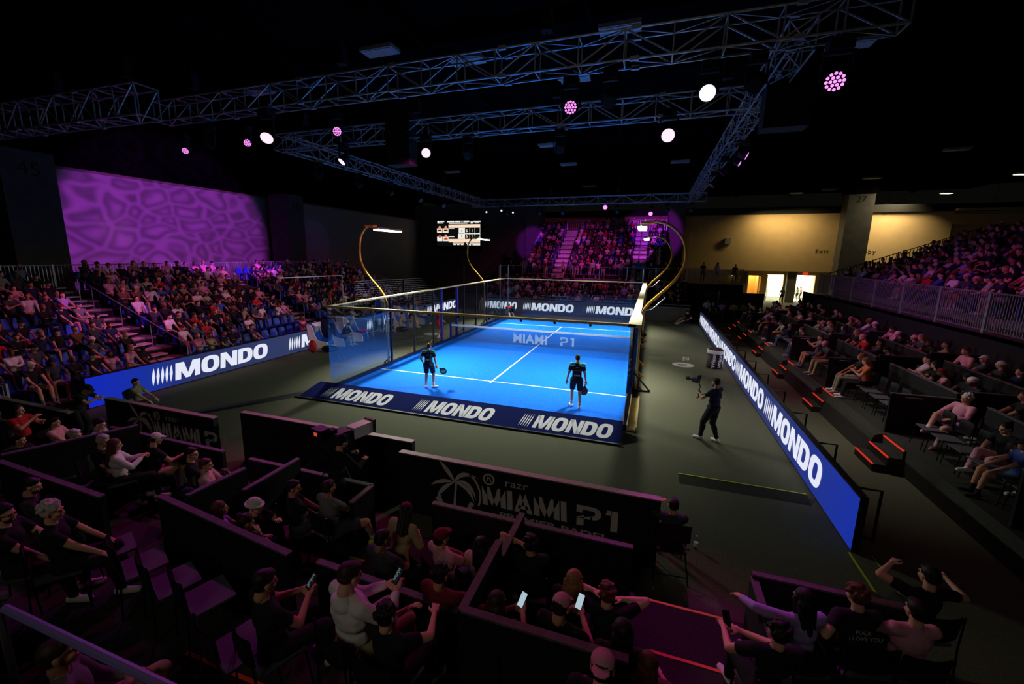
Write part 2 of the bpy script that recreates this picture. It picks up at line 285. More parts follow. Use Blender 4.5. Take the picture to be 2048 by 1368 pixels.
# doors
def leaf(i,x0,x1,z,open_,m='glass'):
    e=empty('door_%d'%i,((x0 if open_>0 else x1),34.15,0),0); e['kind']='structure'; wd=(x1-x0)/2
    f=MB()
    f.box((0,-.03,0),(.07,.03,z)).box((wd-.07,-.03,0),(wd,.03,z)).box((0,-.03,z-.09),(wd,.03,z)).box((0,-.03,0),(wd,.03,.12))
    f.build('door_frame','alu',e); MB().box((.07,-.008,.12),(wd-.07,.008,z-.09)).build('door_glass',m,e)
    MB().tube([(wd-.12,-.07,.8),(wd-.12,-.07,1.3)],.015).build('door_handle','steel',e)
    e.rotation_euler=(0,0,R_(open_)); return e
leaf(1,17.6,19.1,2.9,70); leaf(2,17.6,19.1,2.9,102); leaf(3,20.3,22.0,2.9,75); leaf(4,20.3,22.0,2.9,105)
e=empty('door_5',(16.8,34.1,0)); e['kind']='structure'; MB().box((0,-.9,0),(.05,0,2.75)).build('door_panel','door_yellow',e); MB().box((-.05,-.85,1.0),(0,-.8,1.2)).build('door_handle','steel',e)
MB_=MB().box((20.85,33.88,3.02),(21.3,33.95,3.25)); o=MB_.build('exit_sign','exit_red'); tag(o,'small red lit exit sign above the right lobby doorway','exit sign')
text('lettering','EXIT',(21.07,33.87,3.07),(1,0,0),(0,0,1),.12,'ink',o,lift=.004)
for s,x in (('Exit',21.93),('Lobby',25.6),('Exit',29.2)):
    o=text('wall_lettering',s,(x,32.99,5.28),(1,0,0),(0,0,1),.42,'ink',bold=.012,lift=.01,space=1.25)
    tag(o,{21.93:'dark Exit lettering on the beige wall left of column 27',25.6:'dark Lobby lettering on the beige wall, partly behind column 27',29.2:'dark Exit lettering on the beige wall above the right grandstand rail'}[x],'lettering')
o=MB().box((-.3,-.15,-.32),(.3,.15,.32)).build('wall_speaker','lens_grey'); o.location=(13.1,32.8,6.5); tag(o,'small grey loudspeaker box fixed high on the beige wall','speaker')
e=empty('display_counter',(14.0,34.5,0)); MB().box((-.6,-.2,0),(.45,.2,1.5)).build('body','box_black',e); MB().box((-.35,-.22,1.2),(-.1,-.2,1.35)).build('sign','line_white',e); MB().box((.15,-.22,1.2),(.3,-.2,1.35)).build('sign','line_white',e); tag(e,'dark counter under a warm spotlight in the niche of the beige wall','counter')
o=MB().ell((0,0,0),(.06,.06,.05)).build('ceiling_downlight','warm_lamp'); o.location=(14.2,34.6,2.72); tag(o,'recessed downlight over the dark counter in the wall niche','light')
for i,(x,y) in enumerate(((18.45,38.2),(20.9,39.5),(21.7,37.0))): pass
# columns
def column(x0,x1,y0,y1,h,m,label,num=None,face='y'):
    e=empty('column',((x0+x1)/2,(y0+y1)/2,0)); dx,dy=(x1-x0)/2,(y1-y0)/2
    MB().box((-dx,-dy,0),(dx,dy,h)).build('shaft',m,e); MB().box((-dx-.12,-dy-.12,h),(dx+.12,dy+.12,13)).build('head','ceiling_black',e)
    if num:
        if face=='y': text('number',num,(0,-dy-.01,h-.75),(1,0,0),(0,0,1),.55,'ink',e)
        else: text('number',num,(dx+.01,0,h-1.1),(0,1,0),(0,0,1),.62,'ink',e)
    tag(e,label,'column')
column(-23.2,-21.8,-10.6,-8.6,9.3,'concrete','broad dark concrete column numbered 45 at the left edge','45','x')
column(-23.0,-21.2,5.2,6.9,9.2,'concrete','grey concrete column between the purple wall and the dark wall','46','x')
column(-9.0,-7.1,29.6,31.4,10.9,'grey_wall','purple lit column left of the far grandstand')
column(6.7,8.45,29.6,31.4,10.9,'grey_wall','purple lit column right of the far grandstand')
column(22.9,25.0,31.0,32.5,10.9,'concrete','dark column numbered 27 in front of the beige wall','27')
# ceiling fixtures
def bay(loc,s,m,label,rz=0,cat='ceiling light',grp=None):
    e=empty('high_bay_light',loc,rz); MB().box((-s,-s*.5,0),(s,s*.5,.12)).build('housing','lens_grey',e); MB().box((-s*.92,-s*.42,-.02),(s*.92,s*.42,0)).build('diffuser',m,e)
    MB().tube([(0,0,.1),(0,0,12.99-loc[2])],.02,5).build('stem','box_black',e); tag(e,label,cat,grp)
for i,(u,v) in enumerate(((935,124),(1148,160),(518,186),(1097,292),(1137,330),(1178,374),(1700,92),(1745,357),(1915,300),(455,336),(775,392),(905,345),(1592,428),(1660,380),(1240,60),(760,105),(1360,325))):
    p=at('z',11.6,u,v); 
    if p.y>44 or p.y<-25: p=at('z',11.9,u,max(v-40,20))
    if abs(p.x)>38 or p.y>43: continue
    bay(p,.62,'lens_grey','unlit square ceiling light in the dark roof, %s'%['above the front truss centre','above the second magenta light','over the truss at upper left','under the middle truss','just below the middle truss','above the far truss','in the upper right corner','over column 27','at the right side','above the purple wall','over the left truss run','left of the far truss','left of column 27','left of column 27 higher up','at the top centre','at the top left of centre','beside the line array'][i])
for i,(u,v) in enumerate(((1776,410),(1893,387),(1988,415),(2044,349))):
    p=at('z',10.4,u,v); bay(p,.42,'warm_lamp','lit warm ceiling lamp over the right grandstand, %s'%['leftmost','second from the left','lowest near the right edge','at the right edge'][i],.3)
# ---------------------------------------------------------------- court
C=empty('padel_court',(0,0,0)); tag(C,'blue padel court with glass walls, mesh fences and gold top rails','padel court')
MB().box((-5.0,-10.0,.004),(5.0,10.0,.03)).build('turf','court_turf',C)
ln=MB()
for y in (-6.95,6.95): ln.box((-5,y-.03,.03),(5,y+.03,.034))
ln.box((-.03,-7.15,.03),(.03,7.15,.0341)).build('court_lines','line_white',C)
fr=MB()                                   # ground beams of the side and end walls
for s in (-1,1): fr.box((min(s*5.0,s*5.14),-10,0),(max(s*5.0,s*5.14),10,.15))
fr.box((-5.1,10.0,0),(5.1,10.1,.12)); fr.box((-5.1,-10.06,0),(5.1,-10.0,.07)); fr.build('ground_beam','navy_frame',C)
# glass
k=0
for x in range(-5,5,2):
    for y in (-10.03,10.05): MB().box((x+.004,y-.006,.08),(x+1.996,y+.006,3.0)).build('glass_panel','glass',C)
for s in (-1,1):
    for a,b_ in ((-10,-8),(-8,-6),(6,8),(8,10)): MB().box((s*5.07-.006,a+.004,.15),(s*5.07+.006,b_-.004,3.0)).build('glass_panel','glass_tinted' if s<0 else 'glass',C)
def wires(p0,p1,z0,z1,step,r=.0022):
    m=MB(); p0=Vector(p0);p1=Vector(p1); L=(p1-p0).length; d=(p1-p0)/L; n=int(L/step)
    for i in range(n+1): q=p0+d*(i*step); m.beam((q.x,q.y,z0),(q.x,q.y,z1),r*2)
    for j in range(int((z1-z0)/step)+1): z=z0+j*step; m.beam((p0.x,p0.y,z),(p1.x,p1.y,z),r*2)
    return m
for s in (-1,1):
    post=[-6,-4,-2,2,4,6]
    for a,b_ in ((-6,-4),(-4,-2),(-2,-1),(1,2),(2,4),(4,6)):
        wires((s*5.07,a,0),(s*5.07,b_,0),.15,3.0,.1,.0018 if s<0 else .004).build('mesh_panel','black',C)
    for y in (-6,-4,-2,2,4,6): MB().box((s*5.07-.04,y-.035,.0),(s*5.07+.04,y+.035,3.0)).build('post','navy_frame' if abs(y)==6 else 'black',C)
    for y in (-1.0,1.0): MB().box((s*5.09-.06,y-.05,0),(s*5.09+.06,y+.05,3.0)).build('net_post','purple_post',C)
    for y in (-6,-4,-2,2,4,6): MB().beam((s*5.1,y,.38),(s*5.48,y,.03),.035,.05).beam((s*5.1,y,.03),(s*5.48,y,.03),.035,.04).beam((s*5.3,y,.2),(s*5.3,y,.03),.02).build('brace','gold' if abs(y)<6 else 'black',C)
wires((-5,9.98,0),(5,9.98,0),.1,1.75,.12,.003).build('mesh_panel','black',C)
for a in (6.0,): wires((-5.0,6.05,0),(-5.0,9.95,0),.2,1.75,.12,.002).build('mesh_panel','black',C)
# rails
MB().box((-5.16,-10.1,2.99),(5.2,-10.0,3.06)).build('top_rail','gold_pale',C)
MB().box((-5.1,9.98,2.99),(5.2,10.08,3.05)).build('top_rail','gold_pale',C)
MB().box((-5.2,-8.2,2.99),(-5.04,10.1,3.05)).build('top_rail','gold_pale',C); MB().box((-5.13,-10.1,2.99),(-5.08,-8.2,3.03)).build('top_rail','gold_pale',C)
MB().box((5.02,-7.4,2.97),(5.26,10.1,3.05)).box((5.0,-10.1,2.97),(5.34,-8.2,3.05)).add([(5.0,-8.2,3.05),(5.34,-8.2,3.05),(5.26,-7.4,3.05),(5.02,-7.4,3.05),(5.0,-8.2,2.97),(5.34,-8.2,2.97),(5.26,-7.4,2.97),(5.02,-7.4,2.97)],[(0,1,2,3),(7,6,5,4),(0,3,7,4),(1,5,6,2)]).build('top_rail','gold_pale',C)
for i in range(9):
    x=-4+i; MB().box((x-.03,-10.12,2.93),(x+.03,-10.06,2.99)).build('clamp','black',C); MB().box((x-.03,9.98,2.93),(x+.03,10.04,2.99)).build('clamp','black',C)
bs=MB().box((5.16,-10,0),(5.40,-7.0,.05)).box((5.14,-10,0),(5.17,-7,.16)).box((5.38,-10,0),(5.42,-7,.12)); bs.build('base_channel','gold_pale',C)
MB().beam((5.1,-6.05,.75),(5.75,-6.05,.04),.05).beam((5.1,-6.05,.04),(5.75,-6.05,.04),.05).build('brace','black',C)
# arms with lamps: one thing each
for s,y,nm in ((-1,-6,'near left'),(-1,6,'far left'),(1,-6,'near right'),(1,6,'far right')):
    e=empty('lamp_arm',(s*5.25,y,0)); tag(e,'curved gold lamp arm at the %s corner of the court'%nm,'lamp')
    P=[(0,.05),(0,2.2),(.02,2.8),(.22,3.2),(.62,3.62),(1.0,4.05),(1.25,4.55),(1.27,5.05),(1.1,5.5),(.75,5.85),(.35,6.0),(.02,5.98)]
    if s<0: P=P[:8]+[(1.2,5.5),(1.0,5.82),(.82,5.96),(.66,5.99)]
    pts=[]
    for i in range(len(P)-1):
        for t in (0,.33,.66):
            p0=P[max(i-1,0)];p1=P[i];p2=P[i+1];p3=P[min(i+2,len(P)-1)]
            f=lambda a,b,c,d:.5*((2*b)+(-a+c)*t+(2*a-5*b+4*c-d)*t*t+(-a+3*b-3*c+d)*t**3)
            pts.append((s*f(p0[0],p1[0],p2[0],p3[0]),0,f(p0[1],p1[1],p2[1],p3[1])))
    pts.append((s*P[-1][0],0,P[-1][1]))
    MB().tube([p for p in pts],.048,8).build('arm','gold',e,True)
    if s>0: MB().tube([(s*.05,0,2.95),(s*.35,0,3.02),(s*.75,0,3.45)],.018,6).build('stay','steel',e,True)
    bo=-.62 if s<0 else 0; MB().box((-.25+bo,-.14,5.93),(.18+bo,.14,6.02)).build('bracket','gold',e)
    f=MB().box((-.66,.1,5.86),(-.34,2.05,5.93)) if s<0 else MB().box((-.36,.1,5.86),(-.02,2.05,5.93)); f.build('lamp_housing','alu',e)
    f=MB()
    for j in range(6): a=.14+j*.32; f.box((-.62 if s<0 else -.34,a,5.80),(-.38 if s<0 else -.06,a+.29,5.86))
    f.build('lamp_lens','lamp_white',e)
# net
N=empty('court_net',(0,0,0)); tag(N,'white taped net with MIAMI P1 lettering across the blue court','net')
wires((-4.95,0,0),(4.95,0,0),.05,.88,.045,.0013).build('netting','navy_frame',N)
MB().box((-4.97,-.03,.84),(4.97,.03,.93)).build('top_tape','net_white',N)
for x in (-5.0,5.0): MB().box((x-.05,-.05,0),(x+.05,.05,1.02)).build('net_post','purple_post',N)
def alpha(name,col,a):
    m=bpy.data.materials.new(name); m.use_nodes=True; nt=m.node_tree; b=nt.nodes['Principled BSDF']; b.inputs['Base Color'].default_value=col; b.inputs['Alpha'].default_value=a; b.inputs['Roughness'].default_value=.9; M[name]=m
alpha('net_print',srgb(215,235,250),.62); alpha('net_veil',(.01,.02,.10,1),.20)
text('lettering','MIAMI',(-.35,-.012,.20),(1,0,0),(0,0,1),.46,'net_print',N,bold=.035,space=1.08)
ps,wd=word('P1',.2); polys('lettering',ps,(1.28,-.012,.20),(1,0,0),(0,0,1),.46,'net_print',N,lift=.006)
MB().box((-4.95,.004,.05),(4.95,.006,.86)).build('net_veil','net_veil',N)
# advertising ramp at the near end
A=empty('advertising_ramp',(0,-10.6,0)); tag(A,'low navy advertising ramp with three white MONDO words along the near glass','advertising board')
x0,x1,ya,yb,zt=-5.35,5.06,-.38+.0,-.78,.30
MB().add([(x0-.25,-.50,0),(x1,-.50,0),(x1,.40,.34),(x0,.40,.34),(x0,.46,0),(x1,.46,0),(x0-.25,-.56,0)],[(0,1,2,3),(3,2,5,4),(0,3,4),(1,5,2),(0,4,5,1)]).build('board','ramp_navy',A)
MB().box((x0-.3,-.56,0),(x1,-.50,.05)).build('edge','black',A)
vv=Vector((0,.9,.34)).normalized()
for xs in (-4.78,-1.24,2.20):
    ps,wd=stripes(5,.10,.09); polys('logo_mark',ps,(xs,-.33,.065),(1,0,0),vv,.56,'print_white',A,shear=.3,xs=.62)
    ps,wd=word('MONDO',.06); polys('lettering',ps,(xs+.42,-.33,.065),(1,0,0),vv,.56,'print_white',A,shear=.22,xs=.72,lift=.005)
# LED boards
def led(name,label,p0,p1,z1,m,words,backpanels=True):
    p0=Vector(p0);p1=Vector(p1); d=(p1-p0).normalized(); e=empty(name,p0); tag(e,label,'advertising board'); n=d.cross(Vector((0,0,1)))
    b=MB(); q=p1-p0; bk=-n*.12
    b.add([Vector((0,0,.03)),q+Vector((0,0,.03)),q+Vector((0,0,z1)),Vector((0,0,z1))],[(0,1,2,3)]); b.build('led_panel',m,e)
    c=MB(); a=[Vector((0,0,0)),q,q+Vector((0,0,z1+.03)),Vector((0,0,z1+.03))]; o_=-n*.004
    c.add([x+o_ for x in a]+[x+bk for x in a],[(3,2,1,0),(4,5,6,7),(0,4,7,3),(1,2,6,5),(3,7,6,2)]); c.build('cabinet','box_black',e)
    for st,ln_,h,xs,z0,mk in words:
        org=d*st+Vector((0,0,z0))
        if mk: ps,wd=stripes(5,.15,.06); polys('logo_mark',ps,org,d,(0,0,1),h,'led_white',e,shear=.12,xs=mk/(wd*h) ,lift=.006)
        ps,wd=word('MONDO',.06); s=ln_/(wd*h); polys('lettering',ps,org+d*((mk or 0)+.1*(1 if mk else 0)),d,(0,0,1),h,'led_white',e,shear=.10,xs=s,lift=.005)
    return e
# board direction is chosen so that its face looks at the court
wr=[]
for ytop in (12.0,7.2,2.3,-2.6,-7.6):         # first edge of each word group on the right board (read from far to near)
    wr.append((12.2-ytop,3.85,.62,1,.20,.85))
led('led_board','long blue LED board with five MONDO words along the right side of the court',(9.0,12.2,0),(9.0,-14.05,0),.98,'led_right',wr)
wl=[(14.4-12.55,4.15,.62,1,.2,.72),(14.4-6.32,4.15,.62,1,.2,.72),(14.4-.1,4.15,.62,1,.2,.72),(14.4+7.6,4.6,.62,1,.2,.8)]
led('led_board','long blue LED board in front of the left grandstand with MONDO words',(-10.6,-14.4,0),(-10.6,13.6,0),.98,'led_left',wl)
led('led_board','dark LED board with two MONDO words behind the far end of the court',(-8.2,13.0,0),(4.9,13.0,0),1.15,'led_far',[(8.2-4.45,3.5,.62,1,.28,.62),(8.2+.8,3.5,.62,1,.28,.62),(.3,2.4,.62,1,.28,.4)])
for i,(x,y,hx,lb) in enumerate(((6.7,13.1,1.65,'grey low barrier right of the far LED board'),)):
    e=empty('low_barrier',(x,y,0)); MB().box((-hx,-.05,0),(hx,.05,1.05)).build('panel','grey_wall',e); MB().box((-hx,-.06,1.05),(hx,.06,1.08)).build('cap','trim_grey',e); tag(e,lb,'barrier')
# floor logos
def floorlogo(x,y,rz,lb):
    e=empty('floor_logo',(x,y,.004),rz); tag(e,lb,'floor marking'); MB().lathe([(.46,0),(.46,.002)],n=32).build('disc','print_grey',e)
    polys('emblem',[[(-.55,-.4),(-.2,.55),(-.05,.55),(-.35,-.4)],[(.55,-.4),(.2,.55),(.05,.55),(.35,-.4)],[(-.12,.5),(.0,.1),(.12,.5),(.0,.35)]],(0,0,.003),(1,0,0),(0,1,0),.42,'ink',e,lift=.002)
    text('lettering','razr',(0,.62,.002) if False else (1.35,-.22,.002),(1,0,0),(0,1,0),.42,'print_grey',e,bold=.0,lift=.001)
floorlogo(7.15,-1.15,R_(85),'white round emblem and razr lettering on the carpet right of the court')
floorlogo(-6.95,1.3,R_(-95),'white round emblem and razr lettering on the carpet left of the court')
# cable ramps and floor marks
o=MB().add([(-8.9,-15.5,.0),(-8.3,-15.5,0),(-5.45,-10.9,0),(-5.85,-10.7,0),(-8.75,-15.5,.05),(-8.45,-15.5,.05),(-5.6,-10.9,.05),(-5.75,-10.7,.05)],[(4,5,6,7),(0,4,7,3),(1,2,6,5),(0,1,5,4),(2,3,7,6)]).build('cable_ramp','black'); tag(o,'black rubber cable ramp running from the navy ramp to the left barrier','cable ramp')
o=MB().add([(6.4,-12.65,0),(8.85,-12.65,0),(8.85,-12.27,.06),(6.4,-12.27,.06),(6.4,-12.25,0),(8.85,-12.25,0)],[(0,1,2,3),(3,2,5,4)]).build('floor_threshold','dark_carpet'); tag(o,'carpeted threshold strip with a yellow edge line beside the right LED board','threshold')
MB().box((6.4,-12.3,.055),(8.85,-12.27,.064)).build('edge_line','nosing_green',o)
for x,a,b_,w_,m in ((8.97,-15.1,-14.08,.035,'nosing_green'),(9.3,-14.95,-14.06,.012,'nosing_green')):
    o=MB().box((x-w_/2,a,.001),(x+w_/2,b_,.004)).build('floor_tape',m); tag(o,'wide yellow green tape line running from the end of the LED board' if w_>.02 else 'thin yellow tape line to the right of the wide tape line','tape')
# ---------------------------------------------------------------- trusses
def truss(p0,p1,label,w_=.5,h=.6,bay_=1.0,r=.025,grp=None,vert=True):
    p0=Vector(p0);p1=Vector(p1); d=(p1-p0); L=d.length; d/=L; s=d.cross(Vector((0,0,1))).normalized()*w_/2; z=Vector((0,0,h))
    e=empty('lighting_truss',p0); tag(e,label,'truss',grp); q=p1-p0
    for a in (-s,s,-s+z,s+z): MB().tube([a,a+q],r,6).build('chord','steel',e)
    b=MB(); n=int(round(L/bay_)); st=L/n; r2=r*.55
    for i in range(n+1):
        o=d*(i*st)
        for a,c in ((-s,s),(s,s+z),(s+z,-s+z),(-s+z,-s)): b.beam(o+a,o+c,r2*2)
    for i in range(n):
        o=d*(i*st); o2=d*((i+1)*st)
        if i%2==0: prs=((-s,-s+z),(s,s+z),(-s,s),(-s+z,s+z))
        else: prs=((-s+z,-s),(s+z,s),(s,-s),(s+z,-s+z))
        for a,c in prs: b.beam(o+a,o2+c,r2*2)
    j=3.0
    while j<L-1:
        o=d*j
        for a in (-s,s,-s+z,s+z): b.beam(o+a-d*.09,o+a+d*.09,r*3.4)
        j+=3
    b.build('bracing','steel',e)
    for t in (.08,.37,.66,.94):
        o=q*t+z; MB().beam(o,o+Vector((0,0,12.99-p0.z-h)),.02).box(o+Vector((-.12,-.12,.3)),o+Vector((.12,.12,.75))).build('hoist','box_black',e)
    return e
truss((-10.2,-11.3,9.02),(9.5,-11.3,9.02),'long horizontal lighting truss nearest the camera above the near court end')
truss((-9.6,-7.0,9.0),(8.2,-7.0,9.0),'second lighting truss crossing behind the nearest one')
truss((-10.2,16.0,9.0),(9.0,16.0,9.0),'far lighting truss crossing in front of the far grandstand')
truss((-9.3,-6.6,9.0),(-9.3,15.7,9.0),'lighting truss running along the left side of the court')
truss((8.0,-10.9,9.0),(8.0,15.7,9.0),'lighting truss running along the right side of the court',r=.022)
truss((-20.5,-12.9,8.75),(-8.9,-12.6,8.75),'separate larger truss with an open end at the upper left',.7,.85,.9,.03)
# moving heads
def head(loc,aim,m,label,s=1.0,cat='stage light'):
    e=empty('moving_head_light_fixture',loc); tag(e,label,cat); d=(Vector(aim)-Vector(loc)).normalized(); mt=d.to_track_quat('Z','Y').to_matrix()
    MB().box((-.16*s,-.13*s,.42*s),(.16*s,.13*s,.60*s)).build('base','box_black',e)
    cx_,cy_,cz_=loc; opts=[(abs(cy_-yy),Vector((0,yy-cy_,0))) for yy in (-11.3,-7.0,16.0)]+[(abs(cx_-xx),Vector((xx-cx_,0,0))) for xx in (-9.3,8.0)]; dv=min(opts,key=lambda t:t[0])[1]; zt=9.06-cz_
    MB().beam((0,0,.9*s),(0,0,zt),.04).beam((0,0,zt),(dv.x,dv.y,zt),.05).build('clamp','box_black',e)
    MB().beam((-.2*s,0,-.02),(-.2*s,0,.42*s),.03,.06).beam((.2*s,0,-.02),(.2*s,0,.42*s),.03,.06).box((-.22*s,-.05,.38*s),(.22*s,.05,.43*s)).build('yoke','box_black',e)
    MB().lathe([(.08*s,-.22*s),(.15*s,-.16*s),(.17*s,0),(.175*s,.12*s),(.165*s,.14*s)],n=20,ax=mt).build('lamp_head','box_black',e)
    if m=='led':
        MB().lathe([(.155*s,.139*s),(.155*s,.142*s)],n=20,ax=mt).build('lens_plate','black_gloss',e); b=MB(); pts=[(0,0)]+[(.058*math.cos(k*PI/3),.058*math.sin(k*PI/3)) for k in range(6)]+[(.112*math.cos(k*PI/6),.112*math.sin(k*PI/6)) for k in range(12)]
        for x,y in pts: b.lathe([(.024*s,0),(.018*s,.006)],c=mt@Vector((x*s,y*s,.143*s)),n=8,ax=mt)
        b.build('lens','mag_mid',e)
    elif m: MB().lathe([(.155*s,.139*s),(.15*s,.15*s),(.08*s,.158*s)],n=20,ax=mt).build('lens',m,e)
    else: MB().lathe([(.15*s,.139*s),(.14*s,.142*s)],n=16,ax=mt).build('lens','black_gloss',e)
    return e
CV=tuple(CAM)
for (u,v),s,m,aim,lb in (((1415,186),1.0,'mag_bright',CV,'brightest magenta stage light under the nearest truss'),((1141,215),1.05,'led','c','magenta cell stage light left of the brightest one'),((1670,163),1.25,'led','c','magenta cell stage light at the right end of the nearest truss'),
    ((1336,271),1.15,'mag_hot','c','white pink stage light under the right end of the second truss'),((852,306),.98,'mag_hot','c','white pink stage light beside the hanging line array'),((688,319),.95,'mag_hot',(-9,-14,1),'oval white pink stage light left of the line array'),
    ((674,263),.85,'led','c','small purple cell stage light above the second truss run'),((536,270),1.15,'mag_hot',(-2,-19,0),'oval pale pink stage light near the left end of the nearest truss'),((495,286),.8,'led',CV,'small purple cell stage light just left of the oval pale one'),((372,299),.75,'led',(-4,-19,1),'leftmost small purple stage light above the purple wall')):
    y=-11.1 if v<305 and (u,v) not in ((1336,271),) else -7.6
    p=at('z',8.25,u,v); head(p,CV if aim=='c' else aim,m,lb,s)
for (u,v),s,lb in (((1487,310),.8,'slim purple stage light right of the right truss run'),((1475,326),.6,'small slim purple stage light just below the slim purple one')):
    head(at('x',8.2,u,v),(20,-6,3),'mag_mid',lb,s)
for (u,v),m,s,lb in (((1211,414),'mag_mid',1.1,'left small pink stage light under the far truss'),((1302,427),'mag_mid',1.0,'right small pink stage light under the far truss'),((1003,421),'mag_hot',.55,'tiny white stage light under the far truss beside the left corner'),((973,424),'mag_hot',.5,'tiny white stage light at the left corner of the far truss'),((1026,425),'mag_hot',.5,'tiny white stage light right of the one beside the corner')):
    head(at('y',15.9,u,v),(0,-14,1),m,lb,s)
for i,(x,y) in enumerate(((4.3,-11.3),(2.3,-7.0),(-1.0,-7.0),(7.2,-11.3),(-8.5,-11.0),(-9.3,-2),(-9.3,1),(-9.3,4.5),(-9.3,8),(-7,16),(-4,16),(-2,16),(2.5,16),(6.3,16),(8,16),(8.0,-1),(8.0,2.5),(-9.3,-5))):
    head((x,y,8.35),(0,0,0),None,'unlit black stage light fixture hanging from a truss',.95)
for o in list(SC.collection.objects):
    if o.get('label')=='unlit black stage light fixture hanging from a truss':
        x,y=o.location.x,o.location.y
        w1={-11.3:'nearest truss',-11.0:'nearest truss',-7.0:'second truss',16:'far truss'}.get(round(y,1),'left truss run' if x<0 else 'right truss run')
        o['label']='unlit black stage light on the %s, %s along it'%(w1, nth(1+len([q for q in SC.collection.objects if q.get('label','').startswith('unlit black stage light on the '+w1)])))
        o['group']='unlit stage lights'
for p in ((-3.7,-7,8.1),(8.3,-8.8,8.0)):
    e=empty('line_array_speaker',p); tag(e,'tall hanging black line array of loudspeakers under the second truss' if p[0]<0 else 'dark loudspeaker cluster hanging near the right truss corner','speaker')
    for j in range(7 if p[0]<0 else 4):
        c=MB().box((-.5,-.3,j*.28),(.5,.3,j*.28+.25)).build('cabinet','box_black',e)
# scoreboard
S=empty('scoreboard',(-18.05,30.2,0)); tag(S,'lit scoreboard screen on the dark far wall with four portraits and set scores','screen')
X0,X1,Z0,Z1=-3.0,3.05,5.85,9.0
MB().box((X0-.1,0,Z0-.6),(X1+.1,.3,Z1+.1)).build('cabinet','black',S); MB().box((X0,-.02,Z0),(X1,0,Z1)).build('screen','screen',S)
MB().beam((0,.1,Z1),(0,.1,12.99),.05).build('hanger','box_black',S)
def sx(a): return X0+(X1-X0)*(a-365)/(1665-365)
def sz(b): return Z1-(Z1-Z0)*(b-280)/(1110-280)
def rect(nm,a,b,c,d,m,y=-.03): MB().add([(sx(a),y,sz(d)),(sx(c),y,sz(d)),(sx(c),y,sz(b)),(sx(a),y,sz(b))],[(0,1,2,3)]).build(nm,m,S)
rect('band',718,420,1655,525,'scr_cream'); rect('band',718,895,1655,1000,'scr_cream'); rect('cell',1025,530,1200,700,'scr_white'); rect('cell',1005,715,1200,890,'scr_white')
for a in (1200,1345,1495,1645): rect('cell_border',a,530,a+9,895,'scr_white')
rect('cell_border',1200,705,1655,735,'scr_white'); rect('name_bar',725,540,890,562,'scr_white'); rect('name_bar',725,800,890,830,'scr_white')
for s_,a,b,m in (('6',1265,665,'scr_white'),('1',1420,665,'scr_white'),('6',1265,845,'scr_cream'),('1',1420,845,'scr_white'),('0',1110,650,'ink'),('0',1110,825,'ink')): text('score_digit',s_,(sx(a),-.04,sz(b)),(1,0,0),(0,0,1),.34 if m!='ink' else .2,m,S,bold=.02)
[rect('title_bar',a,305,b,350,'scr_white') for a,b in ((680,895),(920,1080),(1105,1140),(1165,1335))]
rect('caption',735,368,1280,395,'scr_white'); rect('caption',840,1015,1185,1040,'scr_cream'); rect('caption',1240,1015,1655,1040,'scr_white')
for a in (860,975,1090): rect('caption',a,1058,a+75,1092,'scr_white')
rect('caption',1275,1060,1390,1100,'scr_white'); rect('caption',1430,1060,1655,1100,'scr_white'); rect('logo',1375,330,1440,395,'scr_white'); rect('logo',1455,315,1665,352,'scr_white'); rect('logo',1500,362,1620,388,'scr_white'); rect('logo',380,300,440,380,'scr_white'); rect('logo',455,300,590,335,'scr_white'); rect('logo',455,350,560,380,'scr_white')
for a,b,sk,sh in ((365,470,'scr_skin','scr_dark'),(550,470,'scr_skin','scr_dark'),(365,750,'scr_red','scr_white'),(550,750,'scr_skin','scr_red')):
    rect('portrait',a,b+70,a+165,b+200,'scr_cream' if sh!='scr_white' else 'scr_white'); cx=a+85
    polys('portrait_face',[[(.0+.18*math.cos(t*PI/8),.22*math.sin(t*PI/8)) for t in range(16)]],(sx(cx),-.034,sz(b+50)),(1,0,0),(0,0,1),1.0,sk,S); rect('portrait_shoulders',a+30,b+115,a+140,b+165,sh,-.036); rect('caption',a+5,b+185,a+165,b+215,'scr_white',-.036)
# ---------------------------------------------------------------- railings
def railing(p0,p1,h,label,step=.12,posts=2.3,m='steel',grp=None,r=.012,cat='railing',mid=False):
    p0=Vector(p0);p1=Vector(p1); q=p1-p0; L=q.length; d=q/L; e=empty('guard_railing',p0); tag(e,label,cat,grp); z=Vector((0,0,h))
    MB().tube([z,q+z],.024,6).build('top_rail',m,e); MB().tube([Vector((0,0,.1)),q+Vector((0,0,.1))],.018,6).build('bottom_rail',m,e)
    b=MB(); n=int(L/step)
    for i in range(n+1): o=d*(L*i/n); b.beam(o+Vector((0,0,.1)),o+z,r*2)
    b.build('bars',m,e); k=max(1,int(round(L/posts)))
    for i in range(k+1): o=d*(L*i/k); MB().beam(o,o+z+Vector((0,0,.04)),.05).build('post',m,e)
    return e
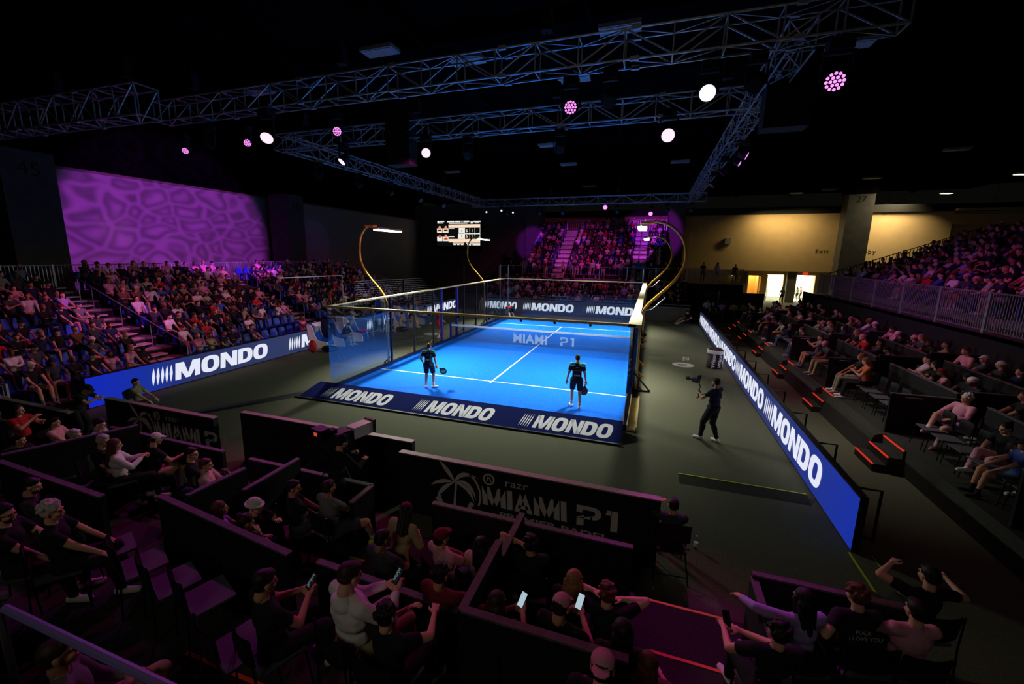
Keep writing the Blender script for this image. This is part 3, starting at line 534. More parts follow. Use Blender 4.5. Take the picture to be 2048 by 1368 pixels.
# ---------------------------------------------------------------- left grandstand
LX=lambda i:-11.75-.85*i; LZ=lambda i:.28+.345*i; NL=9
e=empty('grandstand',(0,0,0)); tag(e,'left grandstand of stepped grey decks below the purple wall','grandstand')
b=MB()
for i in range(NL): b.box((LX(i)-.45,-17.5,LZ(i)-.06),(LX(i)+.42,9.0,LZ(i)))
b.build('deck','deck',e); b=MB()
for i in range(NL): b.box((LX(i)+.38,-17.5,LZ(i)-.345 if i else 0),(LX(i)+.42,9.0,LZ(i)-.06))
b.box((-19.3,-17.5,0),(-19.2,9,3.0)).box((-19.2,9.0,0),(-11.4,9.05,.9)); b.build('riser_panel','box_black',e)
AIS=((-11.75,-10.55),(-3.3,-2.1))
for a,b_ in AIS:
    s=MB()
    for i in range(NL): 
        s.box((LX(i)-.01,a,LZ(i)-.0),(LX(i)+.43,b_,LZ(i)+.03)); s.box((LX(i)-.43,a,LZ(i)+.14),(LX(i)+0.0,b_,LZ(i)+.19))
    s.build('stair_treads','tread',e); 
for k,(a,b_) in enumerate(AIS):
    for j,yy in enumerate((a,b_)):
        for n_,i in enumerate((1,5)):
            if j==0: continue
        h=empty('handrail',(0,0,0)); tag(h,'grey handrail on the %s side of the %s stairs in the left grandstand'%(('near','far')[j],('near','far')[k]),'handrail')
        s=MB(); P=[(LX(0)+.3,yy,LZ(0)),(LX(0)+.3,yy,LZ(0)+1.0),(LX(7),yy,LZ(7)+.95),(LX(7),yy,LZ(7))] if j else [(LX(3),yy,LZ(3)),(LX(3),yy,LZ(3)+.95)]
        s.tube(P,.022,6).build('rail','steel',h)
        for i in (2,4,6): MB().tube([(LX(i),yy,LZ(i)),(LX(i),yy,LZ(i)+.95)],.018,6).build('post','steel',h)
for i,(a,b_) in enumerate(((-17.5,-12.4),(-12.3,-7.3),(-7.2,-2.2),(-2.1,2.9),(3.0,9.0))):
    railing((-19.15,a,2.98),(-19.15,b_,2.98),1.2,'%s panel of the guard railing along the top of the left grandstand'%nth(i+1).capitalize(),.13,1.7,grp='left grandstand top railing')
railing((-19.1,9.0,2.98),(-11.5,9.0,.6),1.1,'sloping guard railing closing the far end of the left grandstand',.15,2.2)
railing((-16.5,-17.6,.9),(-10.9,-16.0,.0),1.2,'railing at the near corner of the left grandstand',.13,1.8)
def make_seat():
    b=MB(); P=[(-.2,.02),(.0,.0),(.17,.01),(.21,.06),(.23,.2),(.27,.40)]   # (back distance, height)
    w_=[.21,.22,.22,.215,.21,.17]; vs=[];fs=[]
    for (y,z),ww in zip(P,w_):
        for k,(fx,dz) in enumerate(((-1,.03),(-.6,0),(0,-.012),(.6,0),(1,.03))): vs.append((fx*ww,-y,z+(dz if z<.05 else 0)+.42)) if z<.05 else vs.append((fx*ww,-y+(.03 if abs(fx)==1 else 0),z+.42))
    for i in range(5):
        for k in range(4): a=i*5+k; fs.append((a,a+1,a+6,a+5))
    b.add(vs,fs); n=len(vs); b.add([(x,y-.012,z-.012) for x,y,z in vs],[f[::-1] for f in fs]); b.box((-.05,-.1,0),(.05,0,.41)); return b.build('stadium_chair','seat_blue',None,True)
seat0=make_seat()
# ---------------------------------------------------------------- right side: platforms, red-lit steps, barrier frames, box walls
TX=[(11.22,12.55,.6),(12.55,13.8,.8),(13.8,15.0,1.0)]
e=empty('seating_platform',(0,0,0)); tag(e,'dark carpeted seating platforms of the right hand boxes','platform')
for x0,x1,z in TX: MB().box((x0,-14.5,0),(x1,12,z)).build('platform','dark_carpet',e)
o=MB().box((15.0,-16,0),(15.1,12,2.65)).build('stand_skirt','box_black'); tag(o,'black skirt wall under the upper right grandstand','wall panel')
SY=[-9.93,-5.75,-1.6,2.5,6.6,10.2]
for i,y in enumerate(SY):
    e=empty('step_unit',(10.65,y,0)); tag(e,'black steps with three red light strips, %s set from the near end'%nth(i+1),'steps','red lit steps')
    for k in range(3):
        MB().box((k*.26,-.47,0),((k+1)*.26 if k<2 else .9,.47,.2*(k+1)-.02)).build('tread','dark_carpet',e)
        MB().box((k*.26-.01,-.47,.2*(k+1)-.035),(k*.26+.02,.47,.2*(k+1)-.005)).build('light_strip','red_led',e)
for i in range(len(SY)-1):
    y0,y1=SY[i]+.5,SY[i+1]-.5
    o=MB().add([(11.0,y0,.55),(11.0,y1,.55),(11.2,y1,.62),(11.2,y0,.62),(10.85,y0,0),(10.85,y1,0),(11.2,y0,0),(11.2,y1,0)],[(0,3,2,1),(4,0,1,5),(4,6,3,0),(5,1,2,7)]).build('carpeted_front','dark_carpet'); tag(o,'dark carpeted platform front between the %s and %s red lit steps'%(nth(i+1),nth(i+2)),'platform front')
for i in range(13):
    y=-13.6+i*1.98; e=empty('barrier_frame',(9.42,y,0)); tag(e,'black tubular barrier frame behind the right LED board, %s from the near end'%nth(i+1),'barrier','black barrier frames')
    MB().tube([(-.34,0,.97),(.05,0,.97),(.05,0,0)],.025,6).build('frame','black',e); MB().tube([(-.30,0,.06),(.05,0,.06)],.02,6).build('foot_rail','black',e)
def wallbox(p0,p1,z0,z1,label,th=.07,cap='trim_grey',marks=False,m='box_black'):
    p0=Vector((*p0,0));p1=Vector((*p1,0)); q=p1-p0; e=empty('box_partition',(p0.x,p0.y,z0)); tag(e,label,'partition'); h=z1-z0
    MB().beam((0,0,h/2-.01),(q.x,q.y,h/2-.01),th,h-.03).build('panel',m,e); MB().beam((0,0,h-.012),(q.x,q.y,h-.012),th+.012,.024).build('cap',cap,e)
    return e
mat('cap_dark',srgb(92,84,90),.7,var=.2,scale=10)
k=0
for i,y in enumerate([-13.4,-9.2,-5.1,-.95,3.2,7.3]):
    for j,(x0,x1,z) in enumerate(TX):
        k+=1; w_=wallbox((x0+.05,y),(x1,y),z,z+1.02,'dark partition wall between right hand boxes, %s row, %s from the near end'%(nth(j+1),nth(i+1)),.06,'cap_dark'); w_['group']='right box partition walls'
        if j==0:
            if i==0: text('lettering','NORTH',(.45,-.034,.80),(1,0,0),(0,0,1),.11,'print_grey',w_,bold=.02,shear=.2)
            MB().box((.28,-.036,.93 if i else .70),(.62,-.032,.955 if i else .715)).build('small_print','print_grey',w_)
        if j: ww=wallbox((x0,y),(x0,y+3.2 if i<5 else y+2.5),z,z+.95,'low dark wall in front of the %s row of right hand boxes, %s from the near end'%(nth(j+1),nth(i+1)),.06,'cap_dark'); ww['group']='right box front walls'
# upper right grandstand
RXx=lambda i:16.3+.72*i; RZ=lambda i:3.05+.30*i; NR=9
e=empty('grandstand',(0,0,0)); tag(e,'upper right grandstand rising behind the steel fence','grandstand'); b=MB().box((15.0,-16,2.55),(16.0,9.6,2.65))
for i in range(NR): b.box((RXx(i)-.36,-16,RZ(i)-.06),(RXx(i)+.36,9.6,RZ(i)))
b.build('deck','deck',e); b=MB()
for i in range(NR): b.box((RXx(i)-.36,-16,RZ(i)-.30),(RXx(i)-.33,9.6,RZ(i)-.06))
b.box((15.9,9.5,0),(22.5,9.6,2.9)).build('riser_panel','deck',e)
fx=[9.4,7.0,4.6,2.2,-.2,-2.6,-5.0,-7.4,-9.8]
for i in range(8):
    f=railing((15.02,fx[i]-.03,2.68),(15.02,fx[i+1]+.03,2.68),1.22,'%s steel fence panel from the far end along the front of the upper right grandstand'%nth(i+1).capitalize(),.105,2.4,'alu','right fence panels',.009,'fence')
railing((15.3,9.55,2.75),(22.0,9.55,5.4),1.1,'sloping black guard railing at the far end of the upper right grandstand',.16,1.2,'black')
railing((22.4,9.5,5.45),(22.4,-8,5.45),1.15,'guard railing along the top of the upper right grandstand',.16,2.2,'black')
railing((16.9,-5.6,3.2),(19.5,-5.6,4.2),1.0,'aisle handrail inside the upper right grandstand near the photo edge',.5,1.5,'steel')
# ---------------------------------------------------------------- far grandstand
e=empty('grandstand',(0,0,0)); tag(e,'far grandstand facing the court end with two purple lit stairs','grandstand')
FY=lambda i:20.2+.72*i; FZ=lambda i:3.05+.44*i; NF=11
b=MB()
for i in range(NF): b.box((-6.2,FY(i)-.36,FZ(i)-.06),(6.6,FY(i)+.36,FZ(i)))
b.box((-8.5,17.9,2.55),(12.5,19.9,2.65)); 
for i in range(5): b.box((-8.2,14.35+.75*i,.3+.34*i),(8.5,15.10+.75*i,.36+.34*i))
b.build('deck','deck',e); b=MB()
for i in range(NF): b.box((-6.2,FY(i)-.36,FZ(i)-.44),(6.6,FY(i)-.33,FZ(i)-.06))
b.box((-6.2,20,0),(-6.1,28,2.9)).box((-8.5,17.85,0),(12.5,17.9,2.6)).box((-6.2,28,0),(6.6,28.1,7.6)).build('riser_panel','box_black',e)
FA=((-3.6,-2.4),(3.7,4.9))
for a,b_ in FA:
    s=MB()
    for i in range(NF): s.box((a,FY(i)-.36,FZ(i)-.01),(b_,FY(i)+.36,FZ(i)+.03)).box((a,FY(i)-.0,FZ(i)+.2),(b_,FY(i)+.36,FZ(i)+.23)).box((a,FY(i)-.37,FZ(i)-.4),(b_,FY(i)-.36,FZ(i)-.02))
    s.build('stair_treads','tread',e)
railing((-8.3,17.95,2.66),(8.2,17.95,2.66),1.15,'long white guard railing in front of the far grandstand walkway',2.2,2.2,'alu',r=.018)
railing((8.3,17.95,2.66),(12.4,17.95,2.66),1.2,'barred fence right of the far grandstand walkway',.13,2.0,'alu')
railing((-6.3,19.9,3.0),(-6.3,27.9,7.4),1.1,'sloping guard railing on the left side of the far grandstand',.2,1.5,'alu')
railing((-6.2,28.0,7.4),(6.6,28.0,7.4),1.2,'guard railing along the top of the far grandstand',.2,2.2,'alu')
for a,lb in ((-3.6,'left'),(4.3,'right')):
    h=empty('handrail',(a,0,0)); tag(h,'steel handrail on the %s stairs of the far grandstand'%lb,'handrail'); MB().tube([(0,FY(0),FZ(0)),(0,FY(0),FZ(0)+1),(0,FY(10),FZ(10)+1),(0,FY(10),FZ(10))],.02,6).build('rail','alu',h)
    for i in (2,4,6,8): MB().tube([(0,FY(i),FZ(i)),(0,FY(i),FZ(i)+1)],.016,5).build('post','alu',h)
e=empty('grandstand_front_wall',(0,13.9,0)); MB().box((-8.2,-.05,0),(8.5,.05,1.15)).build('panel','box_black',e); MB().box((-8.2,-.06,1.15),(8.5,.06,1.19)).build('cap','trim_grey',e); tag(e,'dark wall with pale cap in front of the far spectators','wall panel')
e=empty('media_curtain',(9.2,14.8,0)); MB().box((0,0,0),(4.2,.05,2.2)).build('curtain','box_black',e); MB().beam((1.2,-.03,0),(1.2,-.03,2.3),.04).build('pole','alu',e); tag(e,'black curtain wall with a pale pole left of the lobby doors','curtain')
for i,(x,y,h_,lb) in enumerate(((-12.2,18.5,3.6,'thin pale pole standing before the dark far wall, left of the court'),)):
    o=MB().tube([(0,0,0),(0,0,h_)],.04,6).build('pole','alu'); o.location=(x,y,0); tag(o,lb,'pole')
for x,lb in ((-5.55,'left tall pale post at the far left corner of the court'),(-4.9,'right tall pale post at the far left corner of the court'),(4.95,'tall pale post at the far right corner of the court')):
    o=MB().box((-.035,-.035,0),(.035,.035,3.95 if x>0 else 4.05)).build('corner_post','alu'); o.location=(x,10.25,0); tag(o,lb,'post')
# slatted press stand left of the court
e=empty('slatted_bleacher',(-11.8,6.5,0)); tag(e,'open bleacher of thin horizontal steel slats between left grandstand and court','bleacher')
b=MB()
for i in range(15): b.beam((-1.6+.0*i,-4.4+.04*i,.9+.145*i),(1.2-.06*i,3.6-.12*i,.9+.145*i),.03,.02)
b.build('slats','alu',e)
for y in (-4.4,0,3.4): MB().beam((-1.6+(y+4.4)*.33,y,0),(-1.6+(y+4.4)*.33,y,3.0),.05).build('post','black',e)
e=empty('goal_frame',(-13.6,-1.4,.3)); tag(e,'pale steel frame with a horizontal top bar standing in the left stand','frame')
MB().beam((0,-2.2,3.15),(1.6,1.0,3.2),.05).build('top_bar','alu',e); MB().beam((1.6,1.0,0),(1.6,1.0,3.2),.05).build('post','alu',e)
# ---------------------------------------------------------------- near stand
def tier(x0,x1,y0,y1,z,m='dark_carpet'): return MB().box((x0,y0,0),(x1,y1,z))
e=empty('seating_platform',(0,0,0)); tag(e,'dark stepped seating platforms of the near boxes in the foreground','platform')
for y0,y1,z in ((-18.1,-16.55,.2),(-19.2,-18.1,.4),(-20.9,-19.2,.78),(-24,-20.9,.98)): tier(-9.5,5.6,y0,y1,z).build('platform','dark_carpet',e)
tier(6.85,10.5,-19.2,-16.6,.2).build('platform','dark_carpet',e); tier(6.85,10.5,-20.9,-19.2,.6).build('platform','dark_carpet',e)
for j,(y0,z) in enumerate(((-16.6,.2),(-17.65,.4),(-18.75,.6),(-19.8,.8))): 
    MB().box((5.6,y0-1.1,z-.2),(6.85,y0,z)).build('stair_block','dark_carpet',e)
    MB().box((5.8,y0-.035,z),(6.8,y0+.004,z+.006)).build('nosing','nosing' if j!=1 else 'orange_line',e)
for x0,x1,y,z in ((-2.72,-2.25,-17.55,.405),(1.25,2.4,-19.78,.785),(1.40,1.66,-17.36,.205),(2.30,2.62,-18.5,.405),(2.55,2.8,-19.25,.79)): MB().box((x0,y-.02,z),(x1,y+.02,z+.006)).build('nosing','nosing' if y>-19.7 else 'orange_line',e)
o=MB().box((-9.5,-29,2.9),(10,-22.25,3.2)).box((-9.5,-24,.0),(10,-23.9,3.2)).build('camera_platform','box_black'); tag(o,'black raised platform at the back of the near stand','platform')
e=empty('guard_railing',(0,-20.95,0)); MB().tube([(-1.0,-.02,2.34),(1.12,0,2.35)],.03,8).tube([(1.3,0,2.34),(5.2,0,2.36)],.03,8).build('top_rail','rail_purple',e); MB().tube([(1.2,0,2.35),(1.2,0.0,.98)],.026,8).tube([(1.22,.05,2.38),(1.18,-.06,2.40)],.04,8).build('post','chair_purple',e); tag(e,'blurred purple lit tubular guard rail crossing the lower left corner','railing')
W=wallbox
W((2.68,-17.02),(5.53,-17.02),.2,1.24,'low dark wall in front of the centre box, under the MIAMI barrier',cap='cap_dark')
W((4.06,-17.02),(4.06,-17.95),.2,1.38,'dark side wall at the front left of the box with the phone women',cap='cap_dark'); W((4.04,-17.95),(4.04,-19.05),.2,1.58,'dark side wall at the rear left of the box with the phone women',cap='cap_dark')
W((4.04,-19.05),(5.55,-19.05),.4,1.60,'dark back wall behind the box with the phone women',cap='cap_dark')
W((-.45,-16.75),(1.42,-16.75),.2,1.12,'low dark wall in front of the box with the grey shirt man',cap='cap_dark'); W((-.06,-16.78),(-.05,-17.9),.2,1.35,'dark side wall right of the man with glasses, with small print',cap='cap_dark')
W((1.42,-16.75),(1.42,-17.3),.2,1.12,'short dark return wall at the right end of the grey shirt man box',cap='cap_dark')
W((-.6,-18.72),(1.95,-19.02),.4,1.6,'dark wall behind the beanie and long hair spectators',cap='cap_dark'); W((2.05,-18.72),(3.9,-18.8),.4,1.32,'dark wall in front of the hooded man',cap='cap_dark')
W((-1.25,-16.75),(-.45,-16.75),.2,1.12,'short low wall left of the small print side wall',cap='cap_dark')
W((-.40,-17.55),(-.47,-18.45),.2,1.48,'dark side wall beside the woman in the pale pink top',cap='cap_dark')
W((-4.1,-18.88),(-1.4,-18.96),.4,1.55,'dark wall behind the long haired woman in grey',cap='cap_dark'); W((-5.2,-16.75),(-1.9,-16.75),.2,1.15,'low dark wall below the left MIAMI barrier',cap='cap_dark')
W((-3.66,-17.1),(-4.36,-18.75),.2,1.55,'dark side wall below the pale shirt boy',cap='cap_dark'); W((-8.8,-17.3),(-7.1,-17.3),.2,1.1,'dark wall with small red print at the far left of the near boxes',cap='cap_dark')
W((6.88,-16.95),(8.35,-16.95),.2,1.2,'dark front wall of the right near box',cap='cap_dark'); W((6.9,-16.95),(6.9,-19.0),.2,1.15,'dark side wall of the right near box beside the stairs',cap='cap_dark')
W((-1.0,-19.2),(2.3,-19.5),.4,1.35,'dark wall between the grey haired man and the empty chairs',cap='cap_dark') if False else None
# MIAMI barriers
def palm(e,x,z,s,y=-.0):
    P=[]
    for c,r0,a0,a1 in ((0,1.0,-55,235),):
        P+=ring(0,0,1.0,1.0,.93,.93,2,22,-20,55)
    def blade(a,L,w_,bend):
        pts=[];n=7
        for i in range(n+1): t=i/n; aa=R_(a)+bend*t; pts.append((L*t*math.cos(aa)-w_*math.sin(PI*t)*math.sin(aa),L*t*math.sin(aa)+w_*math.sin(PI*t)*math.cos(aa)+.35))
        for i in range(n,-1,-1): t=i/n; aa=R_(a)+bend*t; pts.append((L*t*math.cos(aa)+.02*math.sin(aa),L*t*math.sin(aa)+.35))
        return [[pts[i],pts[i+1],pts[2*n+1-i-1],pts[2*n+1-i]] for i in range(n)]
    for a,bd in ((20,-.9),(60,-.7),(100,.5),(150,.8),(185,.7),(-10,-.5)): P+=blade(a,.95,.16,bd)
    P+=[[(-.08,-.95),(.10,-.95),(.06,-.2),(-.02,-.2)],[(-.02,-.2),(.06,-.2),(.10,.35),(.02,.35)],[(-.75,-.35),(-.55,-.2),(-.28,-.9),(-.42,-.95)],[(.3,-.9),(.45,-.85),(.75,-.3),(.58,-.25)]]
    polys('palm_emblem',P,(x,y,z),(1,0,0),(0,0,1),s,'print_dim',e)
mat('print_dim',srgb(214,210,206),.8)
def barrier(x0,x1,y,h,label,logo=True,facing=-1,th=.12,rot=0):
    e=empty('court_barrier',(x0,y,0),rot); tag(e,label,'barrier'); L=x1-x0
    MB().box((0,-th/2,0),(L,th/2,h-.02)).build('panel','black',e); MB().box((0,-th/2-.005,h-.02),(L,th/2+.005,h)).build('cap','trim_grey',e)
    if logo:
        yy=-th/2-.004; lx=.45 if L>4 else .55
        palm(e,lx+.70,.62,.52,yy)
        b=MB(); c=(lx+1.36,yy-.003,h-.20); n=20
        polys('round_mark',ring(0,0,.5,.5,.36,.36,2,24)+[[(-.24,-.2),(-.1,.26),(-.02,.22),(-.12,-.2)],[(.24,-.2),(.1,.26),(.02,.22),(.12,-.2)],[(-.1,.26),(0,.02),(.1,.26),(.0,.14)]],c,(1,0,0),(0,0,1),.22,'print_dim',e)
        text('lettering','razr',(lx+1.86,yy,h-.27),(1,0,0),(0,0,1),.14,'print_dim',e,bold=.0,sx=1.3)
        ps,wd=word('MIAMI',.07); s=1.5/(wd*.36); polys('lettering',ps,(lx+1.25,yy,.50),(1,0,0),(0,0,1),.36,'print_dim',e,xs=s,shear=-.06)
        ps,wd=word('P1',.12); s=.66/(wd*.36); polys('lettering',ps,(lx+2.9,yy,.50),(1,0,0),(0,0,1),.36,'print_dim',e,xs=s)
        text('lettering','PREMIER PADEL',(lx+2.5,yy,.32),(1,0,0),(0,0,1),.10,'print_dim',e,bold=.03,sx=1.9)
    return e
barrier(1.27,5.89,-15.62,1.2,'black barrier with grey MIAMI P1 palm lettering in the centre foreground')
barrier(-7.26,-3.5,-15.65,1.2,'black barrier with MIAMI P1 lettering left of the camera operator')
barrier(-3.27,1.28,-15.15,1.2,'plain black barrier with white cap behind the big television camera',False)
barrier(-10.5,-7.5,-16.3,1.0,'plain black barrier at the left end near the grandstand',False)
# ---------------------------------------------------------------- people
SKIN=[mat('skin_%d'%i,c,.6,spec=.3) for i,c in enumerate((srgb(225,172,145),srgb(205,150,120),srgb(176,122,92),srgb(120,80,58)))]
HAIR=[mat('hair_%d'%i,c,.6,var=.35,scale=40) for i,c in enumerate((srgb(24,18,15),srgb(52,36,26),srgb(150,112,70),srgb(196,192,188),srgb(96,52,30)))]
CLO={n:mat('cloth_'+n,srgb(*c),.9,var=.10,scale=14,bump=.15) for n,c in dict(white=(222,216,216),pink=(214,150,170),black=(24,24,27),grey=(120,120,124),dark_grey=(62,64,70),navy=(26,34,64),red=(190,30,40),khaki=(176,160,120),olive=(140,142,118),blue=(60,92,170),lavender=(170,150,215),orange=(196,104,60),teal=(20,110,95),brown=(104,72,52),maroon=(120,26,44),denim=(70,86,110),player=(16,28,46),lime=(200,215,60),pale_green=(160,185,150),purple=(110,70,170)).items()}
X_=Vector((1,0,0));Y_=Vector((0,1,0));Z_=Vector((0,0,1))
def ik(a,b,la,lb,pole):
    d=b-a; L=d.length; mx=(la+lb)*.999
    if L>mx: b=a+d*(mx/L); d=b-a; L=mx
    L=max(L,.05); x=(la*la-lb*lb+L*L)/(2*L); x=max(-la,min(la,x)); h=math.sqrt(max(la*la-x*x,0)); n=d/L; p=(pole-n*pole.dot(n)).normalized(); return a+n*x+p*h,b
def skeleton(P):
    """P: pose dictionary -> joints in a frame whose origin is on the floor under the hips, facing +y"""
    s=P.get('s',1.0); sit=P.get('sit',True); hz=P.get('hz',.53 if sit else .93)*s; lean=R_(P.get('lean',-6 if sit else 4)); tw=R_(P.get('twist',0)); side=R_(P.get('side',0))
    H=Vector((0,P.get('hy',0),hz)); Rt=Matrix.Rotation(-lean,3,'X')@Matrix.Rotation(side,3,'Y')@Matrix.Rotation(tw,3,'Z')
    T=Rt@Z_; X=Rt@X_; F=Rt@Y_; tl=.48*s; N=H+T*(tl+.02)
    J=dict(H=H,T=T,X=X,F=F,R=Rt,s=s,N=N)
    Rh=Rt@Matrix.Rotation(R_(P.get('yaw',0)),3,'Z')@Matrix.Rotation(-R_(P.get('nod',8)),3,'X'); J['Rh']=Rh; J['head']=N+T*.155*s+F*.03*s+(Rh@Y_)*.015*s
    for k,sg in (('L',-1),('R',1)):
        S=H+T*tl*.95+X*(sg*.175*s); J['S'+k]=S
        w=P.get('h'+k); 
        if w is None: w=(sg*.15,.36,.62) if sit else (sg*.30,.06,.80)
        w=Vector(w)*s; pole=Vector(P.get('e'+k,(sg*.8,-.5,-.6)))
        E,Wr=ik(S,w,.29*s,.25*s,pole); J['E'+k]=E; J['W'+k]=Wr
        hp=H+(X*(sg*.095*s)) - Z_*.02*s
        f=P.get('f'+k)
        if f is None: f=(sg*.13,.50,.08) if sit else (sg*.13,.0,.085)
        f=Vector(f)*s; kp=Vector(P.get('k'+k,(sg*.15,1,.9) if sit else (sg*.1,1,.1)))
        K,A=ik(hp,f,.435*s,.43*s,kp); J['P'+k]=hp; J['K'+k]=K; J['A'+k]=A
        td=Vector(P.get('t'+k,(sg*.2,1,-.06))).normalized(); J['T'+k]=td
    return J
def capt(a,ra,b,rb,tags): return ('c',Vector(a),ra,Vector(b),rb,tags)
def ellt(c,r,m,t): return ('e',Vector(c),r,m,t)
def bodyprims(J,fat=1.0,female=False,crowd=False,hair=None,cap=None):
    s=J['s'];H,T,X,F,Rt=J['H'],J['T'],J['X'],J['F'],J['R']; g=fat; p=[]
    sw=.93 if female else 1
    p+=[ellt(H-T*.0*s,(.165*s*g,.125*s*g,.12*s),Rt,'bot'),ellt(H+T*.15*s,(.140*s*g*sw,.108*s*g,.15*s),Rt,'top'),ellt(H+T*.33*s,(.160*s*sw*g,.112*s*g,.17*s),Rt,'top')]
    p.append(capt(J['SL']-X*-.03*s-T*.01*s,.062*s,J['SR']-X*.03*s-T*.01*s,.062*s,[(1,'top')])); p.append(capt(J['N']-T*.08*s,.066*s,J['N'],.055*s,[(1,'top')]))
    p.append(capt(J['N']-T*.03*s,.055*s,J['head']-J['Rh']@Vector((0,.03,.02))*s,.054*s,[(.9,'skin')]+[(1,'skin')]))
    for k in 'LR':
        p.append(capt(J['S'+k],.060*s,J['E'+k],.044*s,[(.62,'top'),(1,'uarm')])); p.append(capt(J['E'+k],.043*s,J['W'+k],.027*s,[(.93,'farm'),(1,'skin')]))
        p.append(capt(J['P'+k],.088*s*g,J['K'+k],.060*s*g,[(.78,'bot'),(1,'thigh')])); p.append(capt(J['K'+k],.058*s,J['A'+k],.040*s,[(.72,'shin'),(1,'sock'+k)]))
        d=(J['A'+k]-J['K'+k]); n=d.normalized(); bk=(n.cross(J['X'])).normalized(); bk=bk if bk.dot((J['K'+k]-J['P'+k]).normalized())<0 or True else -bk
        p.append(ellt(J['K'+k]+d*.32+(-(J['K'+k]-(J['P'+k]+J['A'+k])/2).normalized()*.018*s),(.052*s,.052*s,.11*s),d.to_track_quat('Z','Y').to_matrix(),'shin'))
        td=J['T'+k]; a=J['A'+k]; p.append(capt(a-td*.055*s-Z_*.035*s*1,.040*s,a+td*.155*s-Z_*.042*s,.036*s,[(1,'shoe'+k)])); p.append(capt(a,.042*s,a-Z_*.03*s,.042*s,[(1,'shoe'+k)]))
        if crowd:
            fd=(J['W'+k]-J['E'+k]).normalized(); p.append(capt(J['W'+k],.03*s,J['W'+k]+fd*.09*s,.032*s,[(1,'skin')]))
    return p
def headprims(c,Rh,s=1.0):
    q=lambda x,y,z: Vector(c)+Rh@Vector((x,y,z))*s; m=Rh
    p=[ellt(q(0,-.012,.028),(.074*s,.094*s,.088*s),m,'skin'),ellt(q(0,.030,-.040),(.056*s,.058*s,.070*s),m,'skin'),ellt(q(0,.062,-.088),(.026*s,.024*s,.020*s),m,'skin'),
       capt(q(0,.086,.012),.009*s,q(0,.106,-.030),.0125*s,[(1,'skin')]),capt(q(-.035,.078,.022),.012*s,q(.035,.078,.022),.012*s,[(1,'skin')]),ellt(q(0,.088,-.062),(.022*s,.010*s,.009*s),m,'skin'),
       ellt(q(-.034,.066,-.030),(.024*s,.022*s,.022*s),m,'skin'),ellt(q(.034,.066,-.030),(.024*s,.022*s,.022*s),m,'skin')]
    for sg in (-1,1): p.append(ellt(q(sg*.076,-.008,-.008),(.010*s,.022*s,.033*s),m,'skin'))
    return p
def hairprims(kind,c,Rh,s=1.0,rr=None):
    q=lambda x,y,z: Vector(c)+Rh@Vector((x,y,z))*s; m=Rh; e=lambda x,y,z,a,b,d: ellt(q(x,y,z),(a*s,b*s,d*s),m,'hair'); rr=rr or random.Random(3)
    if kind in('short','fade'): return [e(0,-.022,.050,.082,.096,.080),e(0,-.050,.005,.076,.066,.070 if kind=='short' else .05),e(0,.035,.085,.060,.050,.030)]
    if kind=='curly':
        p=[e(0,-.022,.050,.084,.098,.084),e(0,-.045,.0,.078,.070,.075)]
        for i in range(46):
            a=rr.uniform(0,2*PI); z=rr.uniform(-.3,1); r=math.sqrt(max(0,1-z*z)); y=-.03+r*math.sin(a)*.098
            if y>.05 and z<.55: continue
            p.append(e(r*math.cos(a)*.085,y,.045+z*.085,.022,.022,.022))
        return p
    if kind in('long','ponytail','bun'):
        p=[e(0,-.024,.048,.085,.098,.084),e(0,-.05,-.01,.080,.066,.085)]
        if kind=='long': p+=[capt(q(-.045,-.06,-.02),.052*s,q(-.05,-.075,-.26),.034*s,[(1,'hair')]),capt(q(.045,-.06,-.02),.052*s,q(.05,-.075,-.27),.034*s,[(1,'hair')]),capt(q(0,-.07,-.02),.055*s,q(0,-.095,-.30),.036*s,[(1,'hair')]),capt(q(-.070,-.0,.02),.030*s,q(-.078,.0,-.16),.022*s,[(1,'hair')]),capt(q(.070,-.0,.02),.030*s,q(.078,.0,-.16),.022*s,[(1,'hair')])]
        elif kind=='ponytail': p+=[ellt(q(0,-.12,.03),(.03*s,.03*s,.03*s),m,'hair'),capt(q(0,-.12,.03),.028*s,q(0,-.15,-.15),.014*s,[(1,'hair')])]
        else: p+=[e(0,-.10,.10,.045,.045,.04)]
        return p
    if kind in('cap','capback','capside'):
        a={'cap':0,'capback':180,'capside':35}[kind]; ry=Rh@Matrix.Rotation(R_(a),3,'Z'); f=lambda x,y,z:Vector(c)+Rh@Vector((0,-.01,.0))*s+ry@Vector((x,y,z))*s
        return [e(0,-.012,.052,.088,.104,.078),ellt(f(0,.115,.048),(.070*s,.060*s,.008*s),ry@Matrix.Rotation(R_(-12),3,'X'),'hair'),ellt(f(0,0,.130),(.01*s,.01*s,.006*s),ry,'hair')]
    if kind=='bucket': return [e(0,-.012,.055,.090,.104,.085),ellt(q(0,-.01,.035),(.135*s,.150*s,.014*s),m,'hair')]
    if kind=='beanie': return [e(0,-.014,.050,.088,.104,.092)]
    return []
def sdf(prims,C_):
    C_=np.asarray(C_)
    best=np.full(len(C_),1e9); idx=np.zeros(len(C_),int); tt=np.zeros(len(C_))
    for i,p in enumerate(prims):
        if p[0]=='c':
            a=np.array(p[1]);b=np.array(p[3]);d=b-a; t=np.clip(((C_-a)@d)/max(d@d,1e-9),0,1); D=np.linalg.norm(C_-a-t[:,None]*d,axis=1)-(p[2]+(p[4]-p[2])*t)
        else:
            r=np.array(p[2]); q=(C_-np.array(p[1]))@np.array(p[3]); k=np.linalg.norm(q/r,axis=1); D=(k-1)*r.min(); t=np.zeros(len(C_))
        mk=D<best; best[mk]=D[mk]; idx[mk]=i; tt[mk]=t[mk]
    tags=[]
    for i,t in zip(idx,tt):
        p=prims[i]
        if p[0]=='e': tags.append(p[4])
        else:
            for te,tg in p[5]:
                if t<=te+1e-9: tags.append(tg); break
    return tags
